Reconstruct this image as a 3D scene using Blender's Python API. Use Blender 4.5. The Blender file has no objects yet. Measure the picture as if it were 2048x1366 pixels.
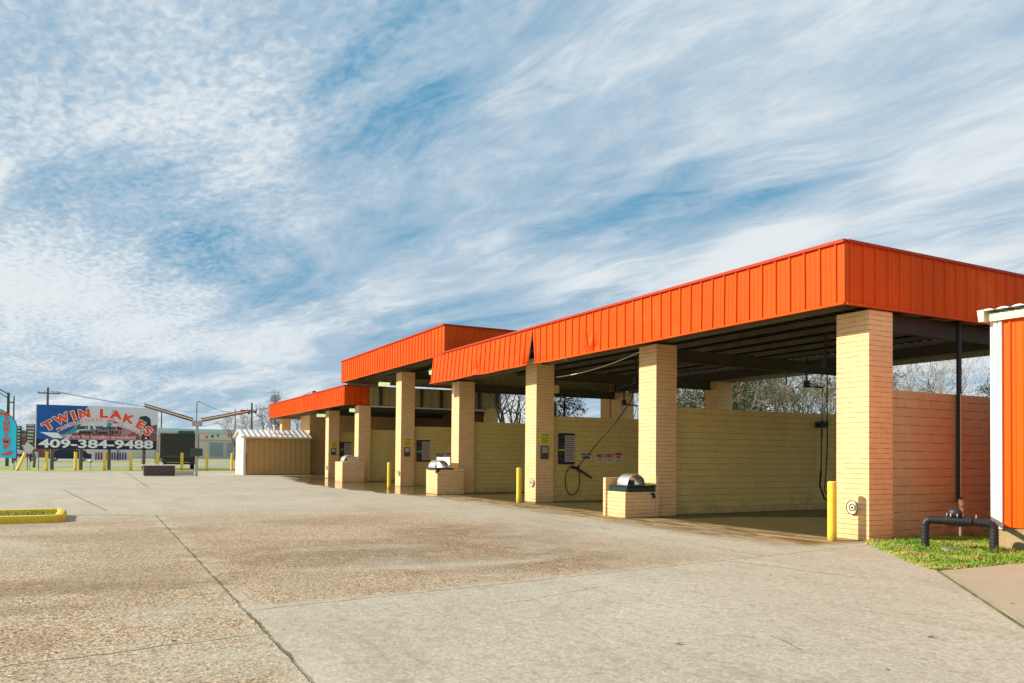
import bpy, math, random
from mathutils import Vector, Matrix, noise
R = math.radians
random.seed(7)
sc = bpy.context.scene
col = sc.collection

# ------------------------------------------------------------------ camera
F_PX, YAW, PITCH, ROLL = 1562.0, math.atan(834/1562.0), R(1.2), 0.0092
lf = Vector((-math.cos(YAW), math.sin(YAW), 0)); rt = Vector((lf.y, -lf.x, 0)); up = Vector((0, 0, 1))
fw = lf*math.cos(PITCH) + up*math.sin(PITCH); u0 = up*math.cos(PITCH) - lf*math.sin(PITCH)
cr = rt*math.cos(ROLL) + u0*math.sin(ROLL); cu = u0*math.cos(ROLL) - rt*math.sin(ROLL)
cd = bpy.data.cameras.new('camera'); cam = bpy.data.objects.new('camera', cd); col.objects.link(cam)
m = Matrix((cr, cu, -fw)).transposed().to_4x4(); m.translation = (0, 0, 1.6); cam.matrix_world = m
cd.sensor_width = 36; cd.lens = F_PX/2048*36; cd.shift_y = 193/2048; cd.clip_end = 3000; cd.clip_start = .05
sc.camera = cam

# ------------------------------------------------------------------ light, exposure
SUN_TO = Vector((-0.27, -0.55, 0.33)).normalized()          # towards the sun
sd = bpy.data.lights.new('sun', 'SUN'); sun = bpy.data.objects.new('sun', sd); col.objects.link(sun)
sd.energy = 5.0; sd.angle = R(.5); sd.color = (1, .89, .74)
sun.rotation_euler = (-SUN_TO).to_track_quat('-Z', 'Y').to_euler()
sc.view_settings.view_transform = 'Standard'; sc.view_settings.look = 'None'
sc.view_settings.exposure = 0.52; sc.view_settings.gamma = 1

# ------------------------------------------------------------------ node helpers
class NT:
    def __init__(s, tree): s.t = tree; s.n = tree.nodes; s.l = tree.links
    def new(s, ty, **kw):
        nd = s.n.new(ty)
        for k, v in kw.items(): setattr(nd, k, v)
        return nd
    def put(s, sock, v):
        if isinstance(v, bpy.types.NodeSocket): s.l.new(v, sock)
        elif isinstance(v, (tuple, list)):
            v = tuple(v)
            if sock.type == 'RGBA' and len(v) == 3: v = v + (1,)
            sock.default_value = v
        else: sock.default_value = v
    def math(s, op, a, b=None, c=None, clamp=False):
        nd = s.new('ShaderNodeMath', operation=op, use_clamp=clamp); s.put(nd.inputs[0], a)
        if b is not None: s.put(nd.inputs[1], b)
        if c is not None: s.put(nd.inputs[2], c)
        return nd.outputs[0]
    def vmath(s, op, a, b=None):
        nd = s.new('ShaderNodeVectorMath', operation=op); s.put(nd.inputs[0], a)
        if b is not None: s.put(nd.inputs[1], b)
        return nd.outputs[0]
    def mix(s, f, a, b, blend='MIX'):
        nd = s.new('ShaderNodeMix', data_type='RGBA', blend_type=blend)
        s.put(nd.inputs[0], f); s.put(nd.inputs[6], a); s.put(nd.inputs[7], b)
        return nd.outputs[2]
    def sep(s, v):
        nd = s.new('ShaderNodeSeparateXYZ'); s.put(nd.inputs[0], v); return nd.outputs
    def comb(s, x, y, z):
        nd = s.new('ShaderNodeCombineXYZ')
        for i, v in enumerate((x, y, z)): s.put(nd.inputs[i], v)
        return nd.outputs[0]
    def noise(s, v, scale, detail=4, rough=.55, dist=0):
        nd = s.new('ShaderNodeTexNoise'); s.put(nd.inputs['Vector'], v); nd.inputs['Scale'].default_value = scale
        nd.inputs['Detail'].default_value = detail; nd.inputs['Roughness'].default_value = rough
        nd.inputs['Distortion'].default_value = dist
        return nd.outputs['Fac']
    def vor(s, v, scale, feature='F1', out='Distance'):
        nd = s.new('ShaderNodeTexVoronoi', feature=feature); s.put(nd.inputs['Vector'], v)
        nd.inputs['Scale'].default_value = scale; return nd.outputs[out]
    def ramp(s, v, a, b, lo=0., hi=1.):
        nd = s.new('ShaderNodeMapRange', interpolation_type='SMOOTHSTEP'); s.put(nd.inputs[0], v)
        s.put(nd.inputs[1], a); s.put(nd.inputs[2], b); s.put(nd.inputs[3], lo); s.put(nd.inputs[4], hi)
        return nd.outputs[0]
    def pos(s): return s.new('ShaderNodeNewGeometry').outputs['Position']
    def bump(s, h, strength=.5, dist=.02):
        nd = s.new('ShaderNodeBump'); nd.inputs['Strength'].default_value = strength
        nd.inputs['Distance'].default_value = dist; s.put(nd.inputs['Height'], h); return nd.outputs[0]

# ------------------------------------------------------------------ world: sky and cloud
w = bpy.data.worlds.new('World'); sc.world = w; w.use_nodes = True
t = NT(w.node_tree); t.n.clear()
sky = t.new('ShaderNodeTexSky', sky_type='NISHITA'); sky.sun_disc = False
sky.sun_elevation = math.asin(SUN_TO.z); sky.sun_rotation = math.atan2(SUN_TO.x, SUN_TO.y)
sky.air_density = 1.0; sky.dust_density = .6; sky.ozone_density = 2.2
g = t.new('ShaderNodeTexCoord').outputs['Generated']
sx, sy, sz = t.sep(g)
den = t.math('ADD', t.math('MAXIMUM', sz, 0.0), .10)
U = t.math('DIVIDE', sx, den); V = t.math('DIVIDE', sy, den)
p0 = t.comb(U, V, 0)
# streets of cloud run along a direction close to -X
ca, sa = math.cos(R(-14)), math.sin(R(-14))
ru = t.math('ADD', t.math('MULTIPLY', U, ca), t.math('MULTIPLY', V, -sa))
rv = t.math('ADD', t.math('MULTIPLY', U, sa), t.math('MULTIPLY', V, ca))
wrp = t.noise(p0, .9, 3)
streak = t.noise(t.comb(t.math('MULTIPLY', ru, .30), t.math('ADD', rv, t.math('MULTIPLY', wrp, .7)), 3.1), 2.0, 10, .66, .5)
big = t.noise(t.vmath('ADD', p0, (4.3, 1.7, .4)), .62, 5, .5, .4)
fine = t.noise(t.comb(t.math('MULTIPLY', ru, .5), rv, 7.), 9, 8, .68, .5)
rip = t.noise(t.comb(t.math('MULTIPLY', ru, .9), t.math('MULTIPLY', rv, 1.3), 11.), 30, 2, .5, .5)
ripmask = t.ramp(V, .95, .25)                      # mackerel cloud on the left half of the view
dens = t.math('ADD', t.math('MULTIPLY', t.math('SUBTRACT', streak, .5), 1.5), .61)
dens = t.math('ADD', dens, t.math('MULTIPLY', t.math('SUBTRACT', big, .5), .55))
dens = t.math('ADD', dens, t.math('MULTIPLY', t.math('SUBTRACT', fine, .5), .42))
# open blue gaps and thicker banks of cloud, each at its own bearing and height in the sky
def bank(az, el, wa, we, amt, tilt=0.):
    a = math.radians(az); dv = lf*math.cos(a)+rt*math.sin(a); tv = rt*math.cos(a)-lf*math.sin(a)
    hx = t.math('ADD', t.math('MULTIPLY', sx, tv.x), t.math('MULTIPLY', sy, tv.y))
    dx = hx; dz = t.math('SUBTRACT', t.math('SUBTRACT', sz, math.sin(math.radians(el))), t.math('MULTIPLY', hx, tilt))
    q = t.math('ADD', t.math('POWER', t.math('DIVIDE', t.math('ABSOLUTE', dx), wa), 2), t.math('POWER', t.math('DIVIDE', t.math('ABSOLUTE', dz), we), 2))
    return t.math('MULTIPLY', t.ramp(t.math('ADD', q, t.math('ADD', t.math('MULTIPLY', t.math('SUBTRACT', fine, .5), 2.2), t.math('MULTIPLY', t.math('SUBTRACT', streak, .5), 2.0))), 2.2, -.5), amt)
for h in ((-26.0, 15.8, .12, .050, -.30, -.25), (-18.2, 12.3, .12, .034, -.34, -.25), (-8.7, 23.4, .10, .05, -.20), (-3.5, 28.5, .2, .08, -.16, .3), (-28, 9, .2, .035, .14, -.2), (-33, 24, .25, .25, .14),
          (7.0, 17.2, .12, .028, -.34, .3), (14.3, 16.0, .12, .026, -.32, .25), (21.5, 17.6, .07, .03, -.22, .2), (-1.2, 10.2, .14, .022, -.24, .1), (5, 28, .3, .12, -.10, .2),
          (20.0, 19.6, .10, .08, .12, .3), (31, 19, .12, .05, .16, .2), (27, 24, .2, .04, -.10, .25), (33, 15.5, .15, .02, -.12, .2), (18.2, 14.8, .07, .035, .24, .3), (6.5, 12, .13, .04, .22, .1), (29, 13, .10, .03, .12, .2), (-22, 3.6, .3, .012, -.12), (-12, 5.8, .3, .010, -.12)):
    dens = t.math('ADD', dens, bank(h[0], h[1], h[2], h[3], h[4]*(.78 if h[4] < 0 else 1.), *h[5:]))
dens = t.math('ADD', dens, t.math('MULTIPLY', t.math('MULTIPLY', t.math('SUBTRACT', rip, .5), ripmask), .55))
low = t.ramp(sz, .26, .02)
dens = t.math('ADD', dens, t.math('MULTIPLY', low, .11))
cov = t.ramp(dens, .04, .60)
shade = t.ramp(dens, .48, .94)
cloudc = t.mix(shade, (3.9, 5.25, 6.5), (7.5, 8.0, 8.3))
blue = t.mix(.90, sky.outputs[0], (.95, 3.3, 5.3))
blue = t.mix(t.ramp(sz, .20, .0), blue, (2.5, 4.6, 5.7))
cc = t.mix(cov, blue, cloudc)
below = t.ramp(sz, .0, -.02)
cc = t.mix(below, cc, (2.0, 1.8, 1.5))
bg = t.new('ShaderNodeBackground'); t.put(bg.inputs[0], cc); bg.inputs[1].default_value = .073
out = t.new('ShaderNodeOutputWorld'); t.l.new(bg.outputs[0], out.inputs[0])

# ------------------------------------------------------------------ materials
def base_mat(name):
    mt = bpy.data.materials.new(name); mt.use_nodes = True
    t = NT(mt.node_tree); b = t.n['Principled BSDF']; return mt, t, b
def mat(name, c, rough=.6, metal=0, var=.12, vs=3, bump=0, bs=40, spec=.4, streak=0, dirt=None, alpha=None):
    mt, t, b = base_mat(name)
    p = t.pos()
    n1 = t.noise(p, vs, 5); n2 = t.noise(p, vs*9, 3)
    k = t.math('ADD', t.math('MULTIPLY', t.math('SUBTRACT', n1, .5), 2*var), t.math('MULTIPLY', t.math('SUBTRACT', n2, .5), var))
    if streak:
        x, y, z = t.sep(p)
        s_ = t.noise(t.comb(t.math('MULTIPLY', x, 6), t.math('MULTIPLY', y, 6), t.math('MULTIPLY', z, .5)), 1.6, 4)
        k = t.math('ADD', k, t.math('MULTIPLY', t.math('SUBTRACT', s_, .5), streak))
    k = t.math('ADD', k, 1.0)
    cc = t.vmath('MULTIPLY', t.comb(k, k, k), tuple(c))
    if dirt:
        d = t.ramp(t.noise(p, vs*2.3, 6, .7), .56, .72)
        cc = t.mix(t.math('MULTIPLY', d, dirt[1]), cc, dirt[0])
    t.put(b.inputs['Base Color'], cc); b.inputs['Metallic'].default_value = metal
    t.put(b.inputs['Roughness'], t.math('ADD', t.math('MULTIPLY', t.math('SUBTRACT', n2, .5), .2), rough, clamp=True))
    b.inputs['Specular IOR Level'].default_value = spec
    if bump: t.put(b.inputs['Normal'], t.bump(t.noise(p, bs, 4), bump, .01))
    return mt
def brick(name, c, bh, bw, mort=(.55, .5, .42), stain=None, mw=.006, var=.10, mstr=1.0):
    mt, t, b = base_mat(name)
    p = t.pos(); x, y, z = t.sep(p)
    u = t.math('ADD', x, y)
    jig = t.math('MULTIPLY', t.math('SUBTRACT', t.noise(p, 7, 3), .5), .012)
    bt = t.new('ShaderNodeTexBrick'); t.put(bt.inputs['Vector'], t.comb(u, t.math('ADD', z, jig), 0))
    bt.offset = .5; bt.inputs['Scale'].default_value = 1; bt.inputs['Mortar Size'].default_value = mw
    bt.inputs['Brick Width'].default_value = bw; bt.inputs['Row Height'].default_value = bh
    bt.inputs['Mortar Smooth'].default_value = .55; bt.inputs['Bias'].default_value = 0
    bt.inputs['Color1'].default_value = (.93, .93, .93, 1); bt.inputs['Color2'].default_value = (1, 1, 1, 1)
    bt.inputs['Mortar'].default_value = mort + (1,)
    n1 = t.noise(p, 1.3, 5); n2 = t.noise(p, 26, 4)
    # only some joints show dark, as paint bridges many
    broke = t.ramp(t.noise(t.comb(t.math('MULTIPLY', u, 1.7), t.math('MULTIPLY', z, 6), 0), 2.0, 4), .36, .60)
    fz = t.math('FRACT', t.math('DIVIDE', t.math('ADD', z, jig), bh)); hz = t.ramp(t.math('ABSOLUTE', t.math('SUBTRACT', fz, .5)), .5-2.2*mw/bh, .5-1.2*mw/bh)
    hv = t.math('ADD', t.math('MULTIPLY', hz, .70), .30)
    cb = t.mix(t.math('MULTIPLY', t.math('MULTIPLY', bt.outputs['Fac'], hv), t.math('MULTIPLY', broke, mstr)), t.mix(bt.outputs['Fac'], bt.outputs['Color'], (.95, .95, .95)), mort)
    k = t.math('ADD', t.math('ADD', t.math('MULTIPLY', n1, 2*var), t.math('MULTIPLY', n2, var)), 1-1.5*var)
    cc = t.mix(1, t.mix(1, cb, t.comb(k, k, k), 'MULTIPLY'), c, 'MULTIPLY')
    # splash-back grime and algae near the ground
    gr = t.math('MULTIPLY', t.ramp(t.math('ADD', z, t.math('MULTIPLY', t.noise(p, 2.6, 5), .9)), .85, .3), .45)
    cc = t.mix(gr, cc, stain or (c[0]*.5, c[1]*.52, c[2]*.45))
    st = t.noise(t.comb(t.math('MULTIPLY', u, 5), t.math('MULTIPLY', z, .35), 0), 1.8, 5, .6)
    cc = t.mix(t.math('MULTIPLY', t.ramp(st, .55, .78), .22), cc, (c[0]*.45, c[1]*.43, c[2]*.4))
    t.put(b.inputs['Base Color'], cc); b.inputs['Roughness'].default_value = .62; b.inputs['Specular IOR Level'].default_value = .3
    h = t.math('ADD', t.math('MULTIPLY', t.math('MULTIPLY', bt.outputs['Fac'], hv), -1), t.math('MULTIPLY', n2, .25))
    t.put(b.inputs['Normal'], t.bump(h, .7, .008))
    return mt
M = {}
M['peach'] = brick('painted_brick_peach', (.86, .555, .275), .099, .30, mort=(.40, .28, .18))
M['olive'] = brick('painted_block_mustard', (.72, .56, .20), .1735, .42, mort=(.42, .36, .2), stain=(.20, .19, .09), mw=.007)
M['salmon'] = brick('painted_block_salmon', (.60, .45, .235), .1735, .42, mort=(.36, .26, .2), stain=(.22, .15, .06), mw=.008)
def orange_mat(name, c):
    mt, t, b = base_mat(name); p = t.pos(); x, y, z = t.sep(p); u = t.math('ADD', x, y)
    wn = t.new('ShaderNodeTexWhiteNoise', noise_dimensions='1D'); t.put(wn.inputs['W'], t.math('FLOOR', t.math('DIVIDE', u, 1.11)))
    n1 = t.noise(p, .7, 5, .65); st = t.noise(t.comb(t.math('MULTIPLY', u, 7), t.math('MULTIPLY', z, .55), 0), 1.7, 6, .7); fn = t.noise(p, 55, 3)
    k = t.math('ADD', .62, t.math('ADD', t.math('MULTIPLY', wn.outputs[0], .14), t.math('ADD', t.math('MULTIPLY', n1, .30), t.math('MULTIPLY', st, .32))))
    cc = t.mix(1, c, t.comb(k, k, k), 'MULTIPLY')
    cc = t.mix(t.math('MULTIPLY', t.ramp(st, .56, .74), .38), cc, (.36, .075, .02))           # grime runs
    cc = t.mix(t.math('MULTIPLY', t.ramp(n1, .56, .72), .22), cc, (.90, .22, .05))            # chalked, faded paint
    # screw heads in two rows, and rust freckles
    fu = t.math('ABSOLUTE', t.math('SUBTRACT', t.math('FRACT', t.math('DIVIDE', u, .37)), .5))
    fr = t.ramp(t.vor(p, 3.1), .035, .015); cc = t.mix(t.math('MULTIPLY', fr, .7), cc, (.12, .04, .02))
    t.put(b.inputs['Base Color'], cc); t.put(b.inputs['Roughness'], t.math('ADD', .38, t.math('MULTIPLY', n1, .25))); b.inputs['Specular IOR Level'].default_value = .10
    t.put(b.inputs['Normal'], t.bump(t.math('ADD', t.noise(p, 2.2, 3), t.math('MULTIPLY', fn, .02)), .35, .02)); return mt
M['orange'] = orange_mat('orange_painted_steel', (.71, .082, .004))
M['orange_trim'] = mat('orange_steel_trim', (.42, .035, .008), .5, spec=.2, var=.1)
M['orange_new'] = mat('fresh_orange_steel', (.90, .098, .002), .42, spec=.15, var=.04, vs=.8, streak=.05)
M['panel_back'] = mat('unpainted_panel_back', (.36, .33, .25), .5, var=.18, streak=.3)
M['beige_panel'] = mat('beige_steel_panel', (.40, .35, .20), .5, var=.25, streak=.6)
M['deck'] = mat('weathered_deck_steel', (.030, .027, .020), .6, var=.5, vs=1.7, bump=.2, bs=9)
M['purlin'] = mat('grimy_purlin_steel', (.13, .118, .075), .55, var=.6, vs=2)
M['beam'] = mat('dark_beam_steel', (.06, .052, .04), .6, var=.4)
M['white_metal'] = mat('white_painted_metal', (.78, .77, .73), .4, var=.06, streak=.15)
M['cream'] = mat('cream_trim_paint', (.72, .66, .46), .45, var=.08, streak=.2)
M['tan_panel'] = mat('tan_ribbed_steel', (.52, .33, .115), .45, var=.08, streak=.25)
def bollard_mat():
    mt, t, b = base_mat('yellow_bollard_paint'); p = t.pos(); x, y, z = t.sep(p)
    n = t.noise(p, 5, 5); f = t.noise(p, 38, 4, .7); k = t.math('ADD', .82, t.math('MULTIPLY', n, .36))
    cc = t.mix(1, (.93, .64, .05), t.comb(k, k, k), 'MULTIPLY')
    cc = t.mix(t.math('MULTIPLY', t.ramp(f, .62, .70), .75), cc, (.20, .11, .04))
    ft = t.ramp(t.math('ADD', z, t.math('MULTIPLY', t.math('SUBTRACT', n, .5), .5)), .22, .0)
    cc = t.mix(t.math('MULTIPLY', ft, .7), cc, (.22, .14, .05))
    sc2 = t.ramp(t.noise(t.comb(t.math('MULTIPLY', x, 8), t.math('MULTIPLY', y, 8), t.math('MULTIPLY', z, 30)), .6, 3), .60, .66)
    cc = t.mix(t.math('MULTIPLY', sc2, .5), cc, (.62, .50, .22))
    t.put(b.inputs['Base Color'], cc); b.inputs['Roughness'].default_value = .42; return mt
M['yellow'] = bollard_mat()
M['yellow_curb'] = mat('worn_yellow_kerb_paint', (.72, .5, .03), .7, var=.2, vs=4, dirt=((.45, .40, .30), .9), bump=.5)
M['stainless'] = mat('stainless_steel', (.78, .78, .76), .30, .8, var=.06)
M['dull_steel'] = mat('dull_galvanised_steel', (.42, .43, .43), .42, .8, var=.12)
M['black_iron'] = mat('black_iron', (.025, .025, .026), .45, var=.25)
M['rubber'] = mat('black_rubber', (.018, .018, .02), .5, var=.2)
M['dark_grey'] = mat('dark_grey_paint', (.07, .07, .07), .5, var=.15)
M['black_box'] = mat('black_tarp_panel', (.035, .034, .036), .55, var=.15)
M['tray'] = mat('dark_green_tray', (.02, .055, .05), .25, .3, var=.3, vs=9)
M['asphalt'] = mat('road_asphalt', (.30, .28, .26), .85, var=.1, vs=.3, bump=.3)
M['sidewalk'] = mat('tan_sidewalk_concrete', (.36, .325, .22), .85, var=.10, vs=1.4, bump=.5, bs=60, dirt=((.32, .24, .15), .5))
M['founda'] = mat('stained_foundation_concrete', (.33, .25, .13), .9, var=.25, vs=3, bump=1, bs=18, dirt=((.10, .085, .05), .9))
M['kerbconc'] = mat('pale_kerb_concrete', (.55, .5, .42), .85, var=.1)
M['wood_pole'] = mat('creosoted_timber', (.14, .12, .10), .85, var=.2, streak=.4)
M['teal'] = mat('teal_roof_paint', (.52, .68, .67), .5, var=.04)
M['far_wall'] = mat('greyish_beige_siding', (.74, .65, .56), .7, var=.04)
M['far_white'] = mat('pale_window_frame', (.62, .60, .57), .5, var=.03)
M['glass_far'] = mat('pale_window_glass', (.30, .36, .38), .12, var=.05)
M['glass_dark'] = mat('dark_vehicle_glass', (.02, .025, .03), .08, var=.05)
M['navy'] = mat('navy_vinyl', (.006, .016, .045), .4, var=.08)
M['pblue'] = mat('poster_blue', (.004, .10, .36), .4, var=.15, vs=.7)
M['psky'] = mat('poster_pale_sky', (.66, .74, .77), .45, var=.06, vs=.8)
M['pwhite'] = mat('poster_white', (.90, .92, .92), .45, var=.03)
M['pred'] = mat('poster_red', (.90, .07, .02), .4, var=.06)
M['pteal'] = mat('poster_teal', (.04, .32, .30), .4, var=.15)
M['pgreen'] = mat('poster_dark_green', (.012, .045, .045), .45, var=.4, vs=4)
M['pmaroon'] = mat('poster_maroon', (.27, .08, .095), .45, var=.25, vs=2)
M['ppink'] = mat('poster_dusty_pink', (.45, .25, .24), .45, var=.2, vs=2)
M['pgrey'] = mat('poster_grey', (.2, .21, .2), .45, var=.2, vs=3)
M['ink'] = mat('black_ink', (.015, .014, .014), .4, var=.05)
M['flag'] = mat('teal_flag_cloth', (.05, .72, .92), .75, var=.08)
M['notice'] = mat('yellow_green_notice', (.72, .68, .04), .4, var=.05)
M['sign_white'] = mat('sign_white', (.66, .62, .55), .4, var=.05)
M['sign_grey'] = mat('sign_grey_panel', (.42, .40, .40), .4, var=.05)
M['sign_red'] = mat('sign_red', (.50, .03, .02), .4, var=.05)
M['sign_lime'] = mat('sign_lime', (.42, .60, .03), .4, var=.05)
M['sign_green'] = mat('sign_green', (.02, .10, .06), .4, var=.05)
M['sign_wine'] = mat('sign_wine', (.14, .02, .03), .4, var=.05)
M['lens'] = mat('pale_green_lamp_lens', (.55, .68, .35), .2, var=.05)
b_ = M['lens'].node_tree.nodes['Principled BSDF']; b_.inputs['Emission Color'].default_value = (.75, .95, .45, 1); b_.inputs['Emission Strength'].default_value = .55
M['brown_panel'] = mat('dark_brown_panel', (.11, .062, .025), .7, var=.3, streak=.4)
M['rust'] = mat('rusty_steel', (.16, .075, .04), .8, var=.4, bump=.4)
M['car_blue'] = mat('dark_blue_car_paint', (.008, .02, .05), .2, var=.05)
M['car_white'] = mat('white_van_paint', (.7, .7, .7), .3, var=.03)
M['car_red'] = mat('red_vehicle_paint', (.4, .03, .03), .3, var=.05)
M['bark'] = mat('grey_brown_bark', (.12, .095, .065), .9, var=.3, bump=.5, bs=25)
M['bark_pale'] = mat('pale_grey_bark', (.22, .185, .135), .9, var=.3, bump=.5, bs=25)
M['fol_pine'] = mat('dark_pine_needles', (.035, .060, .022), .7, var=.5, vs=1.3)
M['fol_green'] = mat('olive_foliage', (.14, .155, .035), .7, var=.5, vs=1.1)
M['fol_tan'] = mat('dry_tan_foliage', (.30, .215, .075), .8, var=.35, vs=1.2)
M['fol_dark'] = mat('far_dark_foliage', (.018, .035, .02), .7, var=.4, vs=.3)
def grass_mat(name, c1, c2, sc_=3.):
    mt, t, b = base_mat(name); p = t.pos()
    n = t.ramp(t.noise(p, sc_, 5, .6), .38, .62); n2 = t.noise(p, sc_*14, 3)
    cc = t.mix(n, c1, c2); k = t.math('ADD', .6, t.math('MULTIPLY', n2, .8))
    cc = t.mix(1, cc, t.comb(k, k, k), 'MULTIPLY')
    t.put(b.inputs['Base Color'], cc); b.inputs['Roughness'].default_value = .75
    b.inputs['Specular IOR Level'].default_value = .2
    t.put(b.inputs['Normal'], t.bump(n2, .8, .03)); return mt
M['grass_far'] = grass_mat('verge_grass', (.22, .33, .03), (.38, .38, .08), .25)
M['grass_blade'] = grass_mat('bright_grass', (.15, .32, .025), (.42, .42, .10), 1.3)
M['soil'] = grass_mat('turf_soil', (.10, .12, .03), (.22, .19, .06), 2.5)

# ------------------------------------------------------------------ mesh builder
class MB:
    def __init__(s): s.v = []; s.f = []; s.mi = []; s.cur = 0
    def quad(s, *p, m=None):
        b = len(s.v); s.v += [tuple(q) for q in p]; s.f.append(tuple(range(b, b+len(p)))); s.mi.append(s.cur if m is None else m); return s
    def box(s, x0, x1, y0, y1, z0, z1, m=None, M4=None):
        b = len(s.v)
        P = [(x, y, z) for z in (z0, z1) for y in (y0, y1) for x in (x0, x1)]
        if M4: P = [tuple(M4 @ Vector(q)) for q in P]
        s.v += P
        for f in ((0, 2, 3, 1), (4, 5, 7, 6), (0, 1, 5, 4), (2, 6, 7, 3), (0, 4, 6, 2), (1, 3, 7, 5)):
            s.f.append(tuple(b+i for i in f)); s.mi.append(s.cur if m is None else m)
        return s
    def prism(s, pts, d, m=None):       # pts: loop of 3D points, d: extrusion vector
        b = len(s.v); n = len(pts); d = Vector(d)
        s.v += [tuple(q) for q in pts] + [tuple(Vector(q)+d) for q in pts]
        mm = s.cur if m is None else m
        s.f.append(tuple(range(b+n-1, b-1, -1))); s.mi.append(mm)
        s.f.append(tuple(range(b+n, b+2*n))); s.mi.append(mm)
        for i in range(n):
            j = (i+1) % n; s.f.append((b+i, b+j, b+n+j, b+n+i)); s.mi.append(mm)
        return s
    def tube(s, pts, r, n=8, m=None, cap=True):
        pts = [Vector(p) for p in pts]; k = len(pts)
        if not isinstance(r, (list, tuple)): r = [r]*k
        b = len(s.v); mm = s.cur if m is None else m; ref = None
        for i, p in enumerate(pts):
            d = (pts[min(i+1, k-1)]-pts[max(i-1, 0)]).normalized()
            if ref is None: ref = Vector((0, 0, 1)) if abs(d.z) < .9 else Vector((1, 0, 0))
            a = (ref - d*ref.dot(d)).normalized(); ref = a; c = d.cross(a)
            for j in range(n):
                th = 2*math.pi*j/n; s.v.append(tuple(p + (a*math.cos(th)+c*math.sin(th))*r[i]))
        for i in range(k-1):
            for j in range(n):
                j2 = (j+1) % n; s.f.append((b+i*n+j, b+i*n+j2, b+(i+1)*n+j2, b+(i+1)*n+j)); s.mi.append(mm)
        if cap:
            s.f.append(tuple(b+j for j in range(n-1, -1, -1))); s.mi.append(mm)
            s.f.append(tuple(b+(k-1)*n+j for j in range(n))); s.mi.append(mm)
        return s
    def ball(s, c, r, n=10, sq=(1, 1, 1)):
        b = len(s.v); c = Vector(c)
        for i in range(n//2+1):
            ph = math.pi*i/(n//2)
            for j in range(n):
                th = 2*math.pi*j/n
                s.v.append((c.x+r*sq[0]*math.sin(ph)*math.cos(th), c.y+r*sq[1]*math.sin(ph)*math.sin(th), c.z+r*sq[2]*math.cos(ph)))
        for i in range(n//2):
            for j in range(n):
                j2 = (j+1) % n; s.f.append((b+i*n+j, b+(i+1)*n+j, b+(i+1)*n+j2, b+i*n+j2)); s.mi.append(s.cur)
        return s
    def build(s, name, mats, parent=None, bevel=0, smooth=False):
        if not isinstance(mats, (list, tuple)): mats = [mats]
        off = parent['_w'] if parent is not None and '_w' in parent else (0, 0, 0)
        off = Vector(off)
        me = bpy.data.meshes.new(name); me.from_pydata([tuple(Vector(q)-off) for q in s.v], [], s.f)
        for mt in mats: me.materials.append(M[mt] if isinstance(mt, str) else mt)
        if len(mats) > 1: me.polygons.foreach_set('material_index', s.mi)
        if smooth: me.polygons.foreach_set('use_smooth', [True]*len(me.polygons))
        me.update()
        o = bpy.data.objects.new(name, me); col.objects.link(o)
        if parent is not None: o.parent = parent; o['_w'] = tuple(off)
        if bevel:
            bv = o.modifiers.new('bevel', 'BEVEL'); bv.width = bevel; bv.segments = 2; bv.limit_method = 'ANGLE'
        return o
def tag(o, label=None, cat=None, group=None, kind=None):
    if label: o['label'] = label
    if cat: o['category'] = cat
    if group: o['group'] = group
    if kind: o['kind'] = kind
    return o
def thing(name, loc, label, cat, group=None):
    o = bpy.data.objects.new(name, None); o.location = loc; o.empty_display_size = .2; col.objects.link(o); o['_w'] = tuple(loc)
    return tag(o, label, cat, group)
def copy_tree(o, parent=None, loc=None, scale=None, rz=None):
    c = o.copy(); col.objects.link(c); c.parent = parent
    if loc is not None: c.location = loc
    if scale is not None: c.scale = scale
    if rz is not None: c.rotation_euler = (0, 0, rz)
    for ch in list(o.children): copy_tree(ch, c)
    return c
def struct(o): o['kind'] = 'structure'; return o

# text as mesh -----------------------------------------------------
_tc = {}
def text_geo(s_, size, offset=0.0, align='CENTER'):
    k = (s_, size, offset, align)
    if k in _tc: return _tc[k]
    cu_ = bpy.data.curves.new('t', 'FONT'); cu_.body = s_; cu_.size = size; cu_.offset = offset
    cu_.align_x = align; cu_.align_y = 'CENTER'; cu_.resolution_u = 3
    ob = bpy.data.objects.new('t', cu_); col.objects.link(ob)
    me = bpy.data.meshes.new_from_object(ob)
    r = ([v.co.copy() for v in me.vertices], [tuple(p.vertices) for p in me.polygons])
    bpy.data.objects.remove(ob); bpy.data.meshes.remove(me); bpy.data.curves.remove(cu_)
    _tc[k] = r; return r
def add_text(mb, s_, size, origin, right, upv, offset=0.0, m=0, rot=0.0, sx_=1.0, align='CENTER'):
    vs, fs = text_geo(s_, size, offset, align); b = len(mb.v)
    o = Vector(origin); r = Vector(right); u = Vector(upv); c, s2 = math.cos(rot), math.sin(rot)
    for q in vs:
        x = q.x*sx_; y = q.y; mb.v.append(tuple(o + r*(x*c-y*s2) + u*(x*s2+y*c)))
    for f in fs: mb.f.append(tuple(b+i for i in f)); mb.mi.append(m)

# ================================================================== SETTING
def sheet(name, pts, z, mt, n=None):
    mb = MB(); mb.quad(*[(x, y, z) for x, y in pts]); return struct(mb.build(name, mt))

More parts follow.
